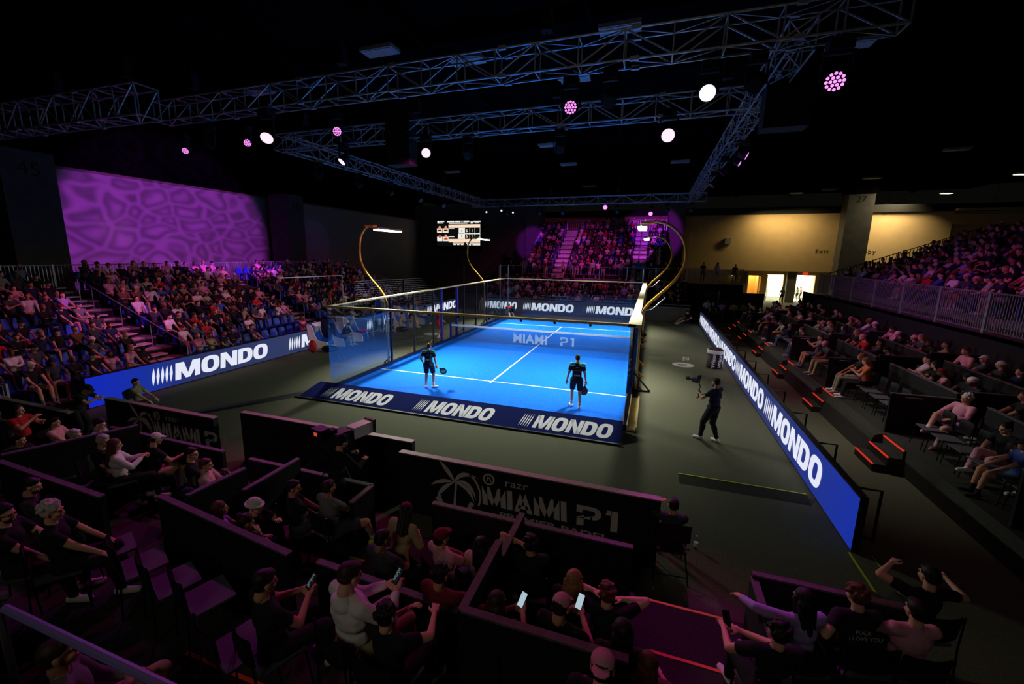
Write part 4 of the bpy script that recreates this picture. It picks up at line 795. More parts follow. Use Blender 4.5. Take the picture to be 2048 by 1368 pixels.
def shell(prims,voxel,smooth=2,n=12):
    mb=MB()
    for p in prims:
        if p[0]=='c': mb.cap(p[1],p[2],p[3],p[4],n)
        else: mb.ell(p[1],p[2],n,p[3])
    me=bpy.data.meshes.new('tmp'); me.from_pydata(mb.v,[],mb.f); o=bpy.data.objects.new('tmp',me); SC.collection.objects.link(o)
    r=o.modifiers.new('r','REMESH'); r.mode='VOXEL'; r.voxel_size=voxel
    if smooth: sm=o.modifiers.new('s','SMOOTH'); sm.factor=.5; sm.iterations=smooth
    dg=bpy.context.evaluated_depsgraph_get(); ev=o.evaluated_get(dg).to_mesh()
    V=np.empty(len(ev.vertices)*3); ev.vertices.foreach_get('co',V); V=V.reshape(-1,3); F=[tuple(f.vertices) for f in ev.polygons]
    bpy.data.objects.remove(o); bpy.data.meshes.remove(me); return V,F
def centers(V,F): return np.array([V[list(f)].mean(0) for f in F]) if len(F) else np.zeros((0,3))
def vnormals(V,F):
    N=np.zeros_like(V)
    for f in F:
        n=np.cross(V[f[1]]-V[f[0]],V[f[2]]-V[f[0]]); 
        for i in f: N[i]+=n
    l=np.linalg.norm(N,axis=1); l[l==0]=1; return N/l[:,None]
def npmesh(name,V,F,mats,mi=None,smooth=True):
    me=bpy.data.meshes.new(name); me.from_pydata(V.tolist() if hasattr(V,'tolist') else V,[],F)
    for m in mats: me.materials.append(m)
    if mi is not None: me.polygons.foreach_set('material_index',mi)
    if smooth: me.polygons.foreach_set('use_smooth',[True]*len(F))
    me.update(); return me
_hand={}
def handmesh(pose):
    if pose in _hand: return _hand[pose]
    c1,c2={'relax':(22,30),'grip':(62,75),'flat':(4,6),'phone':(38,48)}[pose]
    p=[ellt((0,.048,0),(.041,.052,.016),Matrix.Identity(3),'skin'),capt((0,-.01,0),.026,(0,.02,0),.026,[(1,'skin')])]
    for x,L,sp in ((-.033,.068,-6),(-.011,.080,-2),(.011,.076,3),(.032,.060,9)):
        a=Vector((x,.088,0)); d1=Matrix.Rotation(R_(-sp),3,'Z')@(Matrix.Rotation(-R_(c1),3,'X')@Y_); b=a+d1*L*.52; d2=Matrix.Rotation(R_(-sp),3,'Z')@(Matrix.Rotation(-R_(c1+c2),3,'X')@Y_); c=b+d2*L*.5
        p+=[capt(a,.0092,b,.0085,[(1,'skin')]),capt(b,.0085,c,.0072,[(1,'skin')])]
    k=.5 if pose in('grip','phone') else 0
    p+=[capt((-.03,.02,-.002),.014,(-.058,.050,-.012-.02*k),.0105,[(1,'skin')]),capt((-.058,.050,-.012-.02*k),.0105,(-.062+.02*k,.080,-.020-.03*k),.0088,[(1,'skin')])]
    V,F=shell(p,.0052,1,10); _hand[pose]=(V,F); return V,F
_head=None
def herohead():
    global _head
    if _head is None: _head=shell(headprims((0,0,0),Matrix.Identity(3))+[capt((0,-.02,-.04),.052,(0,-.035,-.12),.054,[(1,'skin')])],.0068,2,14)
    return _head
_hair={}
def herohair(kind):
    if kind not in _hair: _hair[kind]=shell(hairprims(kind,(0,0,0),Matrix.Identity(3)),.0075,1,14)
    return _hair[kind]
def xf(V,R3,t,s=1.0,mirror=False):
    A=V.copy()
    if mirror: A[:,0]*=-1
    return A@np.array(R3).T*s+np.array(t)
TOPW={'tee':('top',),'long':('top','uarm','farm'),'tank':('top',)}
def person(name,label,pos,rz,P,top='black',bot='black',skin=0,hair=('short',0),sleeve='tee',legs='long',shoe='white',sock='white',fat=1.0,female=False,hands=('relax','relax'),cat='person',vox=.0135,group=None,hood=False,glasses=False,beard=False,straps=None):
    J=skeleton(P); s=J['s']; prims=bodyprims(J,fat,female)
    if hood: prims.append(ellt(J['N']-J['F']*.07*s-J['T']*.03*s,(.11*s,.06*s,.065*s),J['R'],'top'))
    V,F=shell(prims,vox,3,12); Ce=centers(V,F); tags=sdf(prims,Ce); VN=vnormals(V,F)
    e=empty(name,pos,rz); tag(e,label,cat,group); sk=SKIN[skin]
    # body = skin everywhere, head and hands joined into the same mesh
    parts=[(V,F)]; hv,hf=herohead(); parts.append((xf(hv,J['Rh'],J['head'],s),hf))
    for k,sg,hp in (('L',-1,hands[0]),('R',1,hands[1])):
        f=(J['W'+k]-J['E'+k]).normalized(); ref=Vector(P.get('n'+k,(0,.3,1))); zz=(ref-f*ref.dot(f)).normalized(); xx=f.cross(zz); R3=Matrix((xx,f,zz)).transposed(); a,b=handmesh(hp); J['R'+k]=R3
        A=xf(a,R3,J['W'+k],s,mirror=(sg<0)); B=[t[::-1] for t in b] if sg<0 else b; parts.append((A,B))
    VV=np.concatenate([p[0] for p in parts]); FF=[];n=0
    for p in parts: FF+=[tuple(i+n for i in f) for f in p[1]]; n+=len(p[0])
    eyes=MB()
    me=npmesh('body',VV,FF,[sk]); b=bpy.data.objects.new('body',me); SC.collection.objects.link(b); b.parent=e
    for sg in (-1,1): eyes.ell(J['head']+J['Rh']@Vector((sg*.031,.081,.004))*s,(.011*s,.007*s,.007*s),8,J['Rh'])
    eyes.build('eyes','eye',b)
    MB().ell(J['head']+J['Rh']@Vector((0,.0955,-.062))*s,(.020*s,.004*s,.004*s),8,J['Rh']).build('mouth',CLO['maroon'],b)
    def garment(nm,sel,m,off,flare=0.0):
        idx=[i for i,t in enumerate(tags) if t in sel]
        if not idx: return
        used={};W=[];G=[]
        for i in idx:
            f=[]
            for v in F[i]:
                if v not in used: used[v]=len(W); W.append(V[v]+VN[v]*off)
                f.append(used[v])
            G.append(tuple(f))
        W=np.array(W); ec={}
        for f in G:
            for a,b_ in zip(f,f[1:]+f[:1]): k=(min(a,b_),max(a,b_)); ec[k]=ec.get(k,0)+1
        nb={}
        for (a,b_),c in ec.items():
            if c==1: nb.setdefault(a,[]).append(b_); nb.setdefault(b_,[]).append(a)
        for _ in range(8):
            W2=W.copy()
            for a,l in nb.items():
                if len(l)==2: W2[a]=W[a]*.4+(W[l[0]]+W[l[1]])*.3
            W=W2
        rr=np.random.RandomState(len(W)); ph=rr.rand(3)*6
        W=W+ (np.sin(W[:,[2]]*38+ph[0]+W[:,[0]]*16)*np.sin(W[:,[0]]*22+ph[1]))*.0035*(W-W.mean(0))/.2
        # hem: fold the open edge back to the body
        n0=len(W); bl=list(nb); mp={a:n0+i for i,a in enumerate(bl)}; inv={used[v]:v for v in used}
        W=np.vstack([W,np.array([V[inv[a]]-VN[inv[a]]*.004 for a in bl])]) if bl else W
        for (a,b_),c in ec.items():
            if c==1: G.append((a,b_,mp[b_],mp[a]))
        g=bpy.data.objects.new(nm,npmesh(nm,W,G,[CLO[m] if isinstance(m,str) else m])); SC.collection.objects.link(g); g.parent=e; return g
    ts={'tee':('top',),'long':('top','uarm','farm'),'tank':('top',)}[sleeve]
    T_=garment('shirt' if sleeve!='long' else 'long_sleeved_top',ts,top,.011)
    garment('trousers' if legs=='long' else 'shorts',('bot','thigh','shin') if legs=='long' else ('bot',),bot,.016 if legs=='long' else .024)
    [(garment('sock',('sock'+q_,),sock if legs!='long' else bot,.006 if legs!='long' else .014),garment('shoe',('shoe'+q_,),shoe,.005)) for q_ in 'LR']
    if hair[0]:
        a,f=herohair(hair[0]); hm=HAIR[hair[1]] if isinstance(hair[1],int) else CLO[hair[1]]
        g=bpy.data.objects.new('hair' if isinstance(hair[1],int) else 'hat',npmesh('hair',xf(a,J['Rh'],J['head'],s*(1.0)),f,[hm])); SC.collection.objects.link(g); g.parent=e
        if not isinstance(hair[1],int):
            a,f=herohair('fade' if len(hair)<4 else hair[3]); hm=HAIR[hair[2]]; g=bpy.data.objects.new('hair',npmesh('hair',xf(a,J['Rh'],J['head']-J['Rh']@Vector((0,.008,.014))*s,s*.985),f,[hm])); SC.collection.objects.link(g); g.parent=e
    if glasses:
        g=MB(); 
        for sg in (-1,1): g.tube([J['head']+J['Rh']@Vector((sg*.031+.022*math.cos(t*PI/6),.100,.004+.017*math.sin(t*PI/6)))*s for t in range(13)],.002,4); g.beam(J['head']+J['Rh']@Vector((sg*.053,.098,.008))*s,J['head']+J['Rh']@Vector((sg*.078,0,.005))*s,.004)
        g.build('glasses','black_gloss',e)
    if beard:
        a,f=shell([ellt((0,.038,-.062),(.056,.056,.05),Matrix.Identity(3),'hair')],.009,1); g=bpy.data.objects.new('beard',npmesh('beard',xf(a,J['Rh'],J['head'],s),f,[HAIR[1]])); SC.collection.objects.link(g); g.parent=e
    e['_']=0; del e['_']
    return e,J
def headat(P,u,v,z,rz):                 # root position so that the head of pose P sits where the pixel ray meets height z
    J=skeleton(P); h=Matrix.Rotation(rz,3,'Z')@J['head']; p=at('z',z,u,v); return Vector((p.x-h.x,p.y-h.y,z-h.z))
def phone(pos,rot,label,m='phone'):
    e=empty('mobile_phone',pos); e.rotation_euler=rot; MB().box((-.036,-.005,-.075),(.036,.004,.075)).build('case','black_gloss',e); MB().box((-.033,-.0065,-.071),(.033,-.005,.071)).build('display',m,e); tag(e,label,'phone'); return e
# chairs
def make_chair():
    e=empty('stacking_chair',(0,0,0))
    MB().add([(-.22,-.2,.44),(.22,-.2,.44),(.22,.2,.46),(-.22,.2,.46),(-.22,-.2,.47),(.22,-.2,.47),(.22,.2,.485),(-.22,.2,.485)],[(3,2,1,0),(4,5,6,7),(0,1,5,4),(1,2,6,5),(2,3,7,6),(3,0,4,7)]).build('seat','chair_purple',e)
    b=MB(); vs=[];fs=[]
    for j in range(4):
        for i in range(7): a=-.21+.07*i; vs.append((a,-.24-.05*(1-(a/.21)**2)-.03*j/3,.58+.10*j))
    for j in range(3):
        for i in range(6): k=j*7+i; fs.append((k,k+1,k+8,k+7))
    b.add(vs,fs); b.add([(x,y+.015,z) for x,y,z in vs],[f[::-1] for f in fs]); b.build('backrest','black',e)
    for s in (-1,1):
        MB().tube([(s*.22,-.27,.88),(s*.235,-.25,.46),(s*.24,-.28,0)],.011,6).build('leg','black_gloss',e); MB().tube([(s*.22,.19,.46),(s*.235,.24,0)],.011,6).build('leg','black_gloss',e)
    return e
chair0=make_chair(); _cf=[0]
def chair(x,y,z,rz,label,group=None):
    o=chair0 if not _cf[0] else copy_tree(chair0); _cf[0]=1; o.location=(x,y,z); o.rotation_euler=(0,0,rz); tag(o,label,'chair',group)
    if not group and 'group' in o: del o['group']
    return o
def seatat(P,u,v,fl,rz):
    J=skeleton(P); h=Matrix.Rotation(rz,3,'Z')@J['head']; p=at('z',fl+h.z,u,v); return Vector((p.x-h.x,p.y-h.y,fl))
def hero(u,v,fl,rz,P,label,seat=None,**k):
    P=dict(P); pos=seatat(P,u,v,fl,R_(rz)); e,J=person('person',label,pos,R_(rz),P,**k)
    if seat: chair(pos.x,pos.y,fl,R_(rz),seat)
    return e,J
SIT={}; 
PH=dict(hL=(-.065,.32,.86),hR=(.065,.32,.86),nL=(0,-.4,1),nR=(0,-.4,1),eL=(-1,-.3,-1),eR=(1,-.3,-1))
CROSS=dict(hL=(.10,.26,.80),hR=(-.10,.24,.77),eL=(-1,.1,-.6),eR=(1,.1,-.6))
LEGUP=dict(fR=(.10,.85,.50),kR=(.2,.4,1),tR=(0,.3,1)); CH='black stacking chair with purple seat '
near=[
# centre box with the phone women
(1062,1085,.2,8,dict(lean=-10,hL=(-.13,-.02,1.12),eL=(-1,.2,.25),hR=(.15,.35,.62),nod=0),'person in black tee with one hand behind the curly head, front of centre box',dict(top='black',bot='black',skin=1,hair=('curly',0),sleeve='tee')),
(1150,1160,.2,-12,dict(yaw=-20),'long haired blonde woman in black in the front row of the centre box',dict(top='black',female=True,hair=('long',2),sleeve='long')),
(1215,1185,.2,0,dict(hL=(-.15,.06,1.10),hR=(.15,.06,1.08),eL=(-1,.3,.1),eR=(1,.3,.1)),'person with reddish hair holding both hands to the head, centre box',dict(top='black',female=True,hair=('curly',4),sleeve='tee')),
(995,1205,.4,-22,dict(PH,s=.97,nod=18,fR=(.12,.35,.10),kR=(.2,.5,1.6)),'brown haired woman looking at a lit phone in the left rear of the centre box',dict(top='maroon',female=True,hair=('long',1),sleeve='tank',legs='shorts',hands=('phone','phone'))),
(1123,1212,.4,-18,dict(PH,nod=20),'person in pale cap and black tee reading a phone, rear of the centre box',dict(top='black',hair=('cap','pink',0),skin=1,hands=('phone','phone'))),
(1245,1262,.4,4,dict(),'dark curly haired woman in black in the right rear of the centre box',dict(top='black',female=True,hair=('long',0),sleeve='long')),
(1296,1325,.42,0,dict(s=.9,hz=.44,fL=(-.1,.4,.08)),'brown haired person half hidden at the right rear corner of the centre box',dict(top='brown',female=True,hair=('long',4),sleeve='tee')),
(1205,1335,.80,-3,dict(nod=20),'person in pale pink cap at the bottom edge, seen from above',dict(top='black',hair=('capback','pink',0))),
# left centre box
(765,1078,.2,-14,dict(PH,nod=20),'short haired person in dark shirt bending over a lit phone',dict(top='dark_grey',skin=2,hands=('phone','phone'))),
(883,1075,.2,-24,dict(lean=-14,fR=(.12,.85,.62),kR=(.3,.2,1.2),tR=(0,.25,1),hR=(.22,.34,.66)),'person in maroon cap and pink tee with one leg up on the wall',dict(top='pink',bot='denim',hair=('cap','maroon',0),shoe='white')),
(963,1090,.2,-8,dict(s=.95),'dark haired woman in pink top beside the long purple lit partition',dict(top='pink',female=True,hair=('long',0),sleeve='tank')),
(882,1148,.4,-10,dict(nod=14,hR=(.25,.42,.72)),'curly dark haired person in dark red behind the maroon cap person',dict(top='maroon',hair=('curly',0),skin=1,sleeve='tee')),
(588,975,.2,-38,dict(yaw=-25,fR=(.10,.6,.50),kR=(.7,.3,1)),'dark haired man in black turning his head to the right',dict(top='black',bot='dark_grey',skin=1)),
(658,975,.2,-12,dict(fR=(.32,.52,.12),kR=(.8,.6,1)),'broad man in grey tee seen from behind with a knee to the right',dict(top='grey',bot='dark_grey',legs='shorts',skin=1,fat=1.12,hair=('short',1),shoe='lime')),
(510,1012,.2,-75,dict(yaw=0,nod=14,s=.96,hL=(-.05,.3,.95)),'person in white brimmed cap leaning in beside the ponytail woman',dict(top='black',hair=('bucket','white',0),female=True)),
(492,1045,.2,-30,dict(nod=10,hR=(.08,.24,1.0),hL=(-.05,.3,.85),lean=6),'person with bun and grey hooded top resting the chin on a hand',dict(top='grey',female=True,hair=('bun',1),sleeve='long',hood=True)),
(440,1018,.2,-28,dict(s=.97),'reddish long haired person between beanie man and bun person',dict(top='lavender',female=True,hair=('long',4))),
(378,993,.2,-34,dict(yaw=-15),'person in dark blue beanie and black tee behind the dark wall',dict(top='black',hair=('beanie','navy',0),skin=1)),
# left boxes
(312,878,.2,-18,dict(lean=4,hR=(.20,.42,.80)),'person in pale cap and black tee leaning forward below the left barrier',dict(top='black',bot='khaki',legs='shorts',hair=('cap','white',0),skin=1)),
(230,890,.4,-30,dict(PH,s=.96,nod=14),'long haired woman in light grey top holding a pink phone',dict(top='white',female=True,hair=('long',4),sleeve='long',hands=('phone','phone'))),
(207,882,.4,-60,dict(yaw=-10,lean=2),'grey haired man in profile beside the long haired woman',dict(top='black',hair=('fade',3))),
(150,870,.2,-62,dict(lean=2),'balding man in blue shirt in profile in the left boxes',dict(top='blue',hair=('fade',3),beard=True)),
(200,848,.2,-58,dict(hR=(.05,.22,1.0),lean=8),'dark haired person in purple top with hand on chin',dict(top='lavender',hair=('short',0))),
(110,845,.2,-55,dict(s=.9),'dark haired youth in pale pink tee at the left',dict(top='pink',hair=('short',0))),
(383,908,.2,-48,dict(yaw=-15),'dark haired man with glasses in black beside the pale pink woman',dict(top='black',glasses=True,hair=('short',0),sleeve='long')),
(412,930,.2,-52,dict(s=.96),'woman in pale pink collared top beside the man with glasses',dict(top='pink',female=True,hair=('short',4),sleeve='long')),
(452,950,.05,-40,dict(s=.85,hz=.45),'brown curly haired head just above the sloping partition',dict(top='black',hair=('curly',1))),
(36,820,.4,-60,dict(hR=(.12,.3,1.02),hL=(-.1,.3,.9)),'red lit long haired person raising a hand at the left edge',dict(top='red',female=True,hair=('long',0),sleeve='tank')),
(40,880,.2,-60,dict(PH,s=.9),'red lit person holding a phone low at the left edge',dict(top='black',hair=('short',0),hands=('phone','phone'))),
(10,1028,.78,-50,dict(yaw=-20),'man with glasses and dark hair at the very left edge',dict(top='black',glasses=True,beard=True,hair=('short',0))),
(105,1022,.78,-42,dict(yaw=-15),'silver haired man in black near the left edge',dict(top='black',hair=('curly',3))),
(64,972,.4,-46,dict(nod=20),'dark haired bearded man above the silver haired man',dict(top='dark_grey',beard=True,hair=('short',0))),
(700,1152,.78,-20,dict(PH,nod=22,s=1.08,hL=(.03,.32,.90),hR=(.15,.32,.90)),'man in pale pink hooded top scrolling on a phone',dict(top='white',bot='khaki',hair=('fade',1),sleeve='long',hood=True,fat=1.22,hands=('phone','phone'))),
(530,1165,.78,-22,dict(PH,nod=14),'dark haired man in black left of the hooded man',dict(top='black',skin=1,hair=('short',0),hands=('phone','phone'))),
(775,1228,.70,-8,dict(hL=(-.05,.30,.95),hR=(.20,.42,.92),eR=(1,.3,-.4),s=.95),'dark curly haired woman in black gesturing, right of the hooded man',dict(top='black',female=True,hair=('curly',0))),
(192,1085,.78,-25,dict(lean=-30,hz=.45,s=.9),'dark seated figure',None),
# right near box
(1712,1190,.2,14,dict(lean=4,hL=(-.32,.1,.75)),'person in black tee with white lettering on the back in the right near box',dict(top='black',hair=('curly',4),fat=1.1)),
(1606,1198,.2,22,dict(lean=0,hL=(-.45,.35,.95),eL=(-1,.3,.2)),'dark haired woman in lavender top stretching an arm to the left',dict(top='lavender',bot='denim',female=True,hair=('long',0),sleeve='long')),
(1556,1262,.35,10,dict(PH,hL=(-.30,.36,.80),hR=(-.17,.36,.80)),'dark person holding a phone at the left of the right near box',dict(top='black',hair=('curly',0),female=True,hands=('phone','phone'))),
(1832,1222,.2,12,dict(),'dark haired person in pink shirt right of the black tee person',dict(top='pink',hair=('short',0),fat=1.08)),
(1858,1152,.2,18,dict(hL=(-.16,.26,1.12),hR=(.48,.22,.95),eL=(-1,.1,0),eR=(1,0,-.3)),'person shielding the eyes with one arm out, dark, at the lower right',dict(top='black',hair=('short',0),sleeve='tank')),
]
HD={}
for n_ in near:
    u,v,fl,rz,P,lb,kw=n_
    if kw is None: continue
    HD[u]=hero(u,v,fl,rz,P,lb,seat='%s under the %s'%('black stacking chair',' '.join(lb.replace('person ','').split()[:11])),**kw)
# knees behind the rail, standing viewer in plaid, camera people
e,J=hero(812,1022,.2,-10,dict(sit=False,s=.93,hz=.75,lean=12,nod=24,yaw=30,hL=(-.12,.3,.95),hR=(.08,.32,.95),fL=(-.12,.05,.085),fR=(.14,0,.085)),'standing person in maroon cap and striped tan shirt looking down',top='khaki',bot='black',hair=('capside','maroon',0,'long'),beard=True,sleeve='long',skin=1)
e,J=hero(118,1308,.78,-32,dict(lean=-12,s=1.02,fL=(-.12,.34,.14),fR=(.16,.34,.20),kL=(-.1,.6,1.5),kR=(.1,.6,1.5),hL=(-.06,.24,.72),hR=(.06,.26,.74)),'person in baggy pale trousers whose knees show behind the purple rail',seat='black stacking chair behind the purple guard rail',top='grey',sleeve='long',bot='khaki',hair=('short',1),skin=1)
e,J=hero(-30,1300,2.0,-30,dict(sit=False,s=.7),'person leaning on the purple rail at the lower left corner',top='grey',bot='dark_grey',sleeve='long') if False else (None,None)
for (u,v,z,rzx) in ((1003,1213,1.36,0),(1149,1215,1.40,0),(800,1108,1.25,0),(735,1193,1.62,0),(588,1200,1.45,0),(1488,1272,1.15,0)):
    he,hJ=HD[{1003:995,1149:1123,800:765,735:700,588:530,1488:1556}[u]]; f_=((hJ['WL']-hJ['EL']).normalized()+(hJ['WR']-hJ['ER']).normalized())*.5
    p=he.location+Matrix.Rotation(he.rotation_euler.z,3,'Z')@((hJ['WL']+hJ['WR'])/2+f_*.09+Vector((0,.01,.05))); k={1003:'lit phone held by the brown haired woman',1149:'pale phone held by the person in the pale cap',800:'lit phone held by the short haired person in dark shirt',735:'dark phone with white text lines held by the hooded man',588:'dim phone held by the man left of the hooded man',1488:'dark phone held at the left of the right near box'}[u]
    o=phone(p,(R_(-42),0,he.rotation_euler.z),k,'phone' if u not in(735,588,1488) else ('black_gloss' if u==1488 else 'screen'))
    if u in(735,588):
        for j in range(9): MB().box((-.026,-.0075,.055-.013*j),(-.026+.02+.03*rnd.random(),-.0068,.061-.013*j)).build('text_line','phone_dim',o)
# shirt lettering
for o in list(SC.collection.objects):
    lb=o.get('label','')
    if lb.startswith('person in black tee with white lettering'):
        text('lettering','FUCK',(-.06,-.165,.93),(1,0,0),(0,.08,1),.042,'print_grey',o,bold=.02,align='CENTER',lift=.002); text('lettering','I LOVE YOU',(-.03,-.168,.865),(1,0,0),(0,.05,1),.042,'print_grey',o,bold=.02,lift=.002)
# empty chairs in the near stand
ec=[(418,1190,.78,-22),(352,1160,.78,-22),(290,1125,.78,-24),(228,1095,.78,-24),(150,985,.4,-40),(118,962,.4,-42),(1640,1225,.2,10),(480,1290,.78,-18)]
for i,(u,v,fl,rz) in enumerate(ec):
    p=at('z',fl+.47,u,v); chair(p.x,p.y,fl,R_(rz),['empty chair with purple lit seat, rightmost of the near left row','empty chair with purple lit seat, second from the right in the near left row','empty chair, third from the right in the near left row','empty chair, leftmost of the near left row','empty chair right of the dark bearded man','empty chair behind the dark bearded man, beside a wall','empty black chair between lavender woman and black tee person','empty chair at the left of the foreground aisle'][i],'empty chairs in the near boxes')
# television camera and operator
e,J=hero(684,884,.2,-18,dict(sit=False,lean=10,s=1.0,hR=(.22,.42,1.22),hL=(-.12,.42,1.25),nod=6,fL=(-.2,-.1,.085)),'camera operator in black standing behind the large television camera',top='black',bot='black',sleeve='long',hair=('beanie','black',0),shoe='black',hands=('grip','grip'))
p=at('z',1.78,704,862); e=empty('television_camera',(p.x-.12,p.y-.20,.2)); tag(e,'large television camera with pale boxy lens on a tripod at the near barrier','camera'); e.rotation_euler=(0,0,R_(-14))
MB().box((-.13,-.22,1.38),(.13,.16,1.64)).box((-.10,.16,1.42),(.10,.28,1.60)).build('camera_body','black',e)
MB().box((-.11,.24,1.42),(.11,.66,1.63)).build('lens_box','white_plastic',e); MB().box((-.12,.66,1.41),(.12,.72,1.65)).build('lens_hood','black',e)
MB().box((-.20,-.40,1.62),(.06,-.20,1.78)).box((-.10,-.25,1.64),(-.02,-.1,1.68)).build('viewfinder','black',e); MB().box((-.11,-.405,1.67),(-.03,-.40,1.73)).build('viewfinder_screen','scr_red',e)
MB().box((-.02,-.3,1.66),(.10,-.1,1.74)).tube([(.13,-.2,1.4),(.2,-.3,1.5),(.16,-.1,1.62)],.012,5).tube([(-.13,-.2,1.4),(-.2,-.1,1.3),(-.1,.1,1.25)],.012,5).build('cables','black_gloss',e)
MB().box((-.09,-.12,1.24),(.09,.12,1.38)).lathe([(.06,1.1),(.08,1.24)],n=14).build('fluid_head','black_gloss',e)
MB().tube([(.08,-.1,1.28),(.26,-.55,1.12)],.012,6).tube([(-.08,-.1,1.28),(-.26,-.55,1.12)],.012,6).build('pan_bar','black_gloss',e)
for k in range(3): a=2*PI*k/3+.4; MB().tube([(0,0,1.12),(.5*math.cos(a),.5*math.sin(a),.02)],[.03,.018],6).build('leg','black',e)
# roaming camera operator right of the court
e,J=person('person','camera operator with dark blue tee and white shoes filming right of the court',(7.3,-9.95,0),R_(52),dict(sit=False,lean=-2,s=1.03,hL=(-.10,.36,1.22),hR=(.06,.44,1.12),eL=(-1,0,-1),eR=(1,0,-1),fL=(-.10,.22,.085),fR=(.10,-.12,.085),nod=6),top='navy',bot='black',skin=1,hair=('short',0),shoe='white',beard=True,fat=1.12,hands=('grip','grip'))
e=empty('handheld_camera',(7.3,-9.95,0)); e.rotation_euler=(0,0,R_(52)); tag(e,'black handheld camera on a gimbal held by the operator right of the court','camera')
MB().box((-.06,.50,1.50),(.08,.66,1.62)).lathe([(.045,0),(.045,.12),(.055,.13),(.055,.2)],c=(.01,.66,1.56),n=12,ax=Matrix.Rotation(R_(-90),3,'X')).build('camera_body','black',e); MB().box((-.10,.44,1.62),(.02,.48,1.72)).beam((0,.5,1.62),(-.04,.46,1.66),.02).build('monitor','black_gloss',e)
MB().tube([(.02,.46,1.10),(.02,.47,1.30)],.022,8).tube([(.02,.47,1.30),(.12,.50,1.36),(.12,.56,1.48)],.015,6).tube([(-.1,.40,1.36),(-.05,.36,1.22),(-.02,.42,1.30)],.012,6).build('gimbal','black_gloss',e)
# players
e1,J=person('person','player in dark and green shirt holding a green racket, left on the blue court',(-1.86,-8.60,.03),R_(12),dict(sit=False,s=.97,lean=6,yaw=6,nod=10,hR=(.27,.10,.84),hL=(-.24,.14,.92),fL=(-.12,0,.085),fR=(.17,.04,.085),tR=(.9,.6,-.05),nR=(0,1,.2)),top='player',bot='player',legs='shorts',hair=('short',0),skin=1,shoe='white',fat=1.05,hands=('relax','grip'))
W=J['WR']; 
def racket(parent_loc,rz,tip,label,c1,c2,ang=0):
    e=empty('padel_racket',parent_loc); e.rotation_euler=(0,0,rz); tag(e,label,'racket'); d=Vector(tip).normalized(); m=d.to_track_quat('Y','X').to_matrix()@Matrix.Rotation(ang,3,'Y'); q=lambda x,y,z=0:m@Vector((x,y,z))
    MB().tube([q(0,-.04),q(0,.10)],.016,8).build('handle','white_plastic',e)
    b=MB(); n=24; vs=[];fs=[]
    for z in (-.018,.018):
        for i in range(n): a=2*PI*i/n; vs.append(q(.125*math.cos(a),.26+.135*math.sin(a),z))
    fs=[tuple(range(n-1,-1,-1)),tuple(range(n,2*n))]+[(i,(i+1)%n,n+(i+1)%n,n+i) for i in range(n)]
    b.add(vs,fs); b.add([q(-.02,.08,-.012),q(.02,.08,-.012),q(.06,.16,-.012),q(-.06,.16,-.012),q(-.02,.08,.012),q(.02,.08,.012),q(.06,.16,.012),q(-.06,.16,.012)],[(3,2,1,0),(4,5,6,7),(0,1,5,4),(1,2,6,5),(2,3,7,6),(3,0,4,7)]); b.build('head','black',e)
    for z in (-.0195,.0195): MB().add([q(.085*math.cos(2*PI*i/20),.26+.095*math.sin(2*PI*i/20),z) for i in range(20)],[tuple(range(20))]).build('face',c1,e); MB().add([q(-.09,.20,z*1.03),q(.09,.29,z*1.03),q(.085,.32,z*1.03),q(-.09,.24,z*1.03)],[(0,1,2,3)]).build('stripe',c2,e)
    return e
mat('racket_green',srgb(96,190,90),.5); mat('racket_red',srgb(205,40,50),.5)
racket((-1.86,-8.60,.03),R_(12),(.55,.25,-.55),'black racket with green face held by the left player','racket_green','white_plastic',.4).location=Matrix.Rotation(R_(12),3,'Z')@(W+Vector((.05,.04,-.05)))+Vector((-1.86,-8.60,.03))
e2,J2=person('person','player in dark shirt with mint shoulders and red lettering, right on the blue court',(3.50,-8.72,.03),R_(10),dict(sit=False,s=1.02,lean=2,nod=16,hR=(.30,.08,.80),hL=(-.30,.10,.86),eL=(-1,-.4,0),fL=(-.13,.10,.085),fR=(.11,-.12,.085),tL=(-.3,1,-.06)),top='player',bot='player',legs='shorts',hair=('short',1),skin=0,shoe='white',hands=('relax','grip'))
W=J2['WR']; racket((0,0,0),R_(10),(-.12,-.05,-.85),'red and black racket held by the right player','racket_red','ink',.5).location=Matrix.Rotation(R_(10),3,'Z')@(W+Vector((-.01,.02,-.07)))+Vector((3.50,-8.72,.03))
def shoulder_panels(e,J,m,txts):
    s=J['s']; R=J['R']
    for k,sg in (('L',-1),('R',1)):
        a=J['N']-J['T']*.055*s+J['X']*sg*.06*s; b=J['S'+k]
        MB().cap(a,.074*s,b+J['X']*sg*.008*s+J['T']*.012*s-J['F']*.012*s,.072*s,12).build('shoulder_panel',m,e,True)
    for t,h,z,mm,sx_ in txts: o=J['H']+J['T']*z*s-J['F']*(.135*s); text('lettering',t,o,J['X'],J['T'],h,mm,e,bold=.03,sx=sx_,lift=.012)
shoulder_panels(e2,J2,'teal_light' if False else 'mint' if 'mint' in M else mat('mint',srgb(120,225,200),.8),[('NOX',.06,.27,'racket_red',1.5),('RIOS',.045,.13,'print_white',1.3)])
shoulder_panels(e1,J,'teal',[])
for ee,JJ,zz,ww,hh in ((e1,J,.33,.09,.012),(e1,J,.17,.13,.045),(e2,J2,.41,.10,.014)): oo=JJ['H']+JJ['T']*zz-JJ['F']*.147; polys('shirt_print',[[(-.5,-.5),(.5,-.5),(.5,.5),(-.5,.5)]],oo,JJ['X'],JJ['T'],hh,'print_grey',ee,xs=ww/hh,lift=.002)
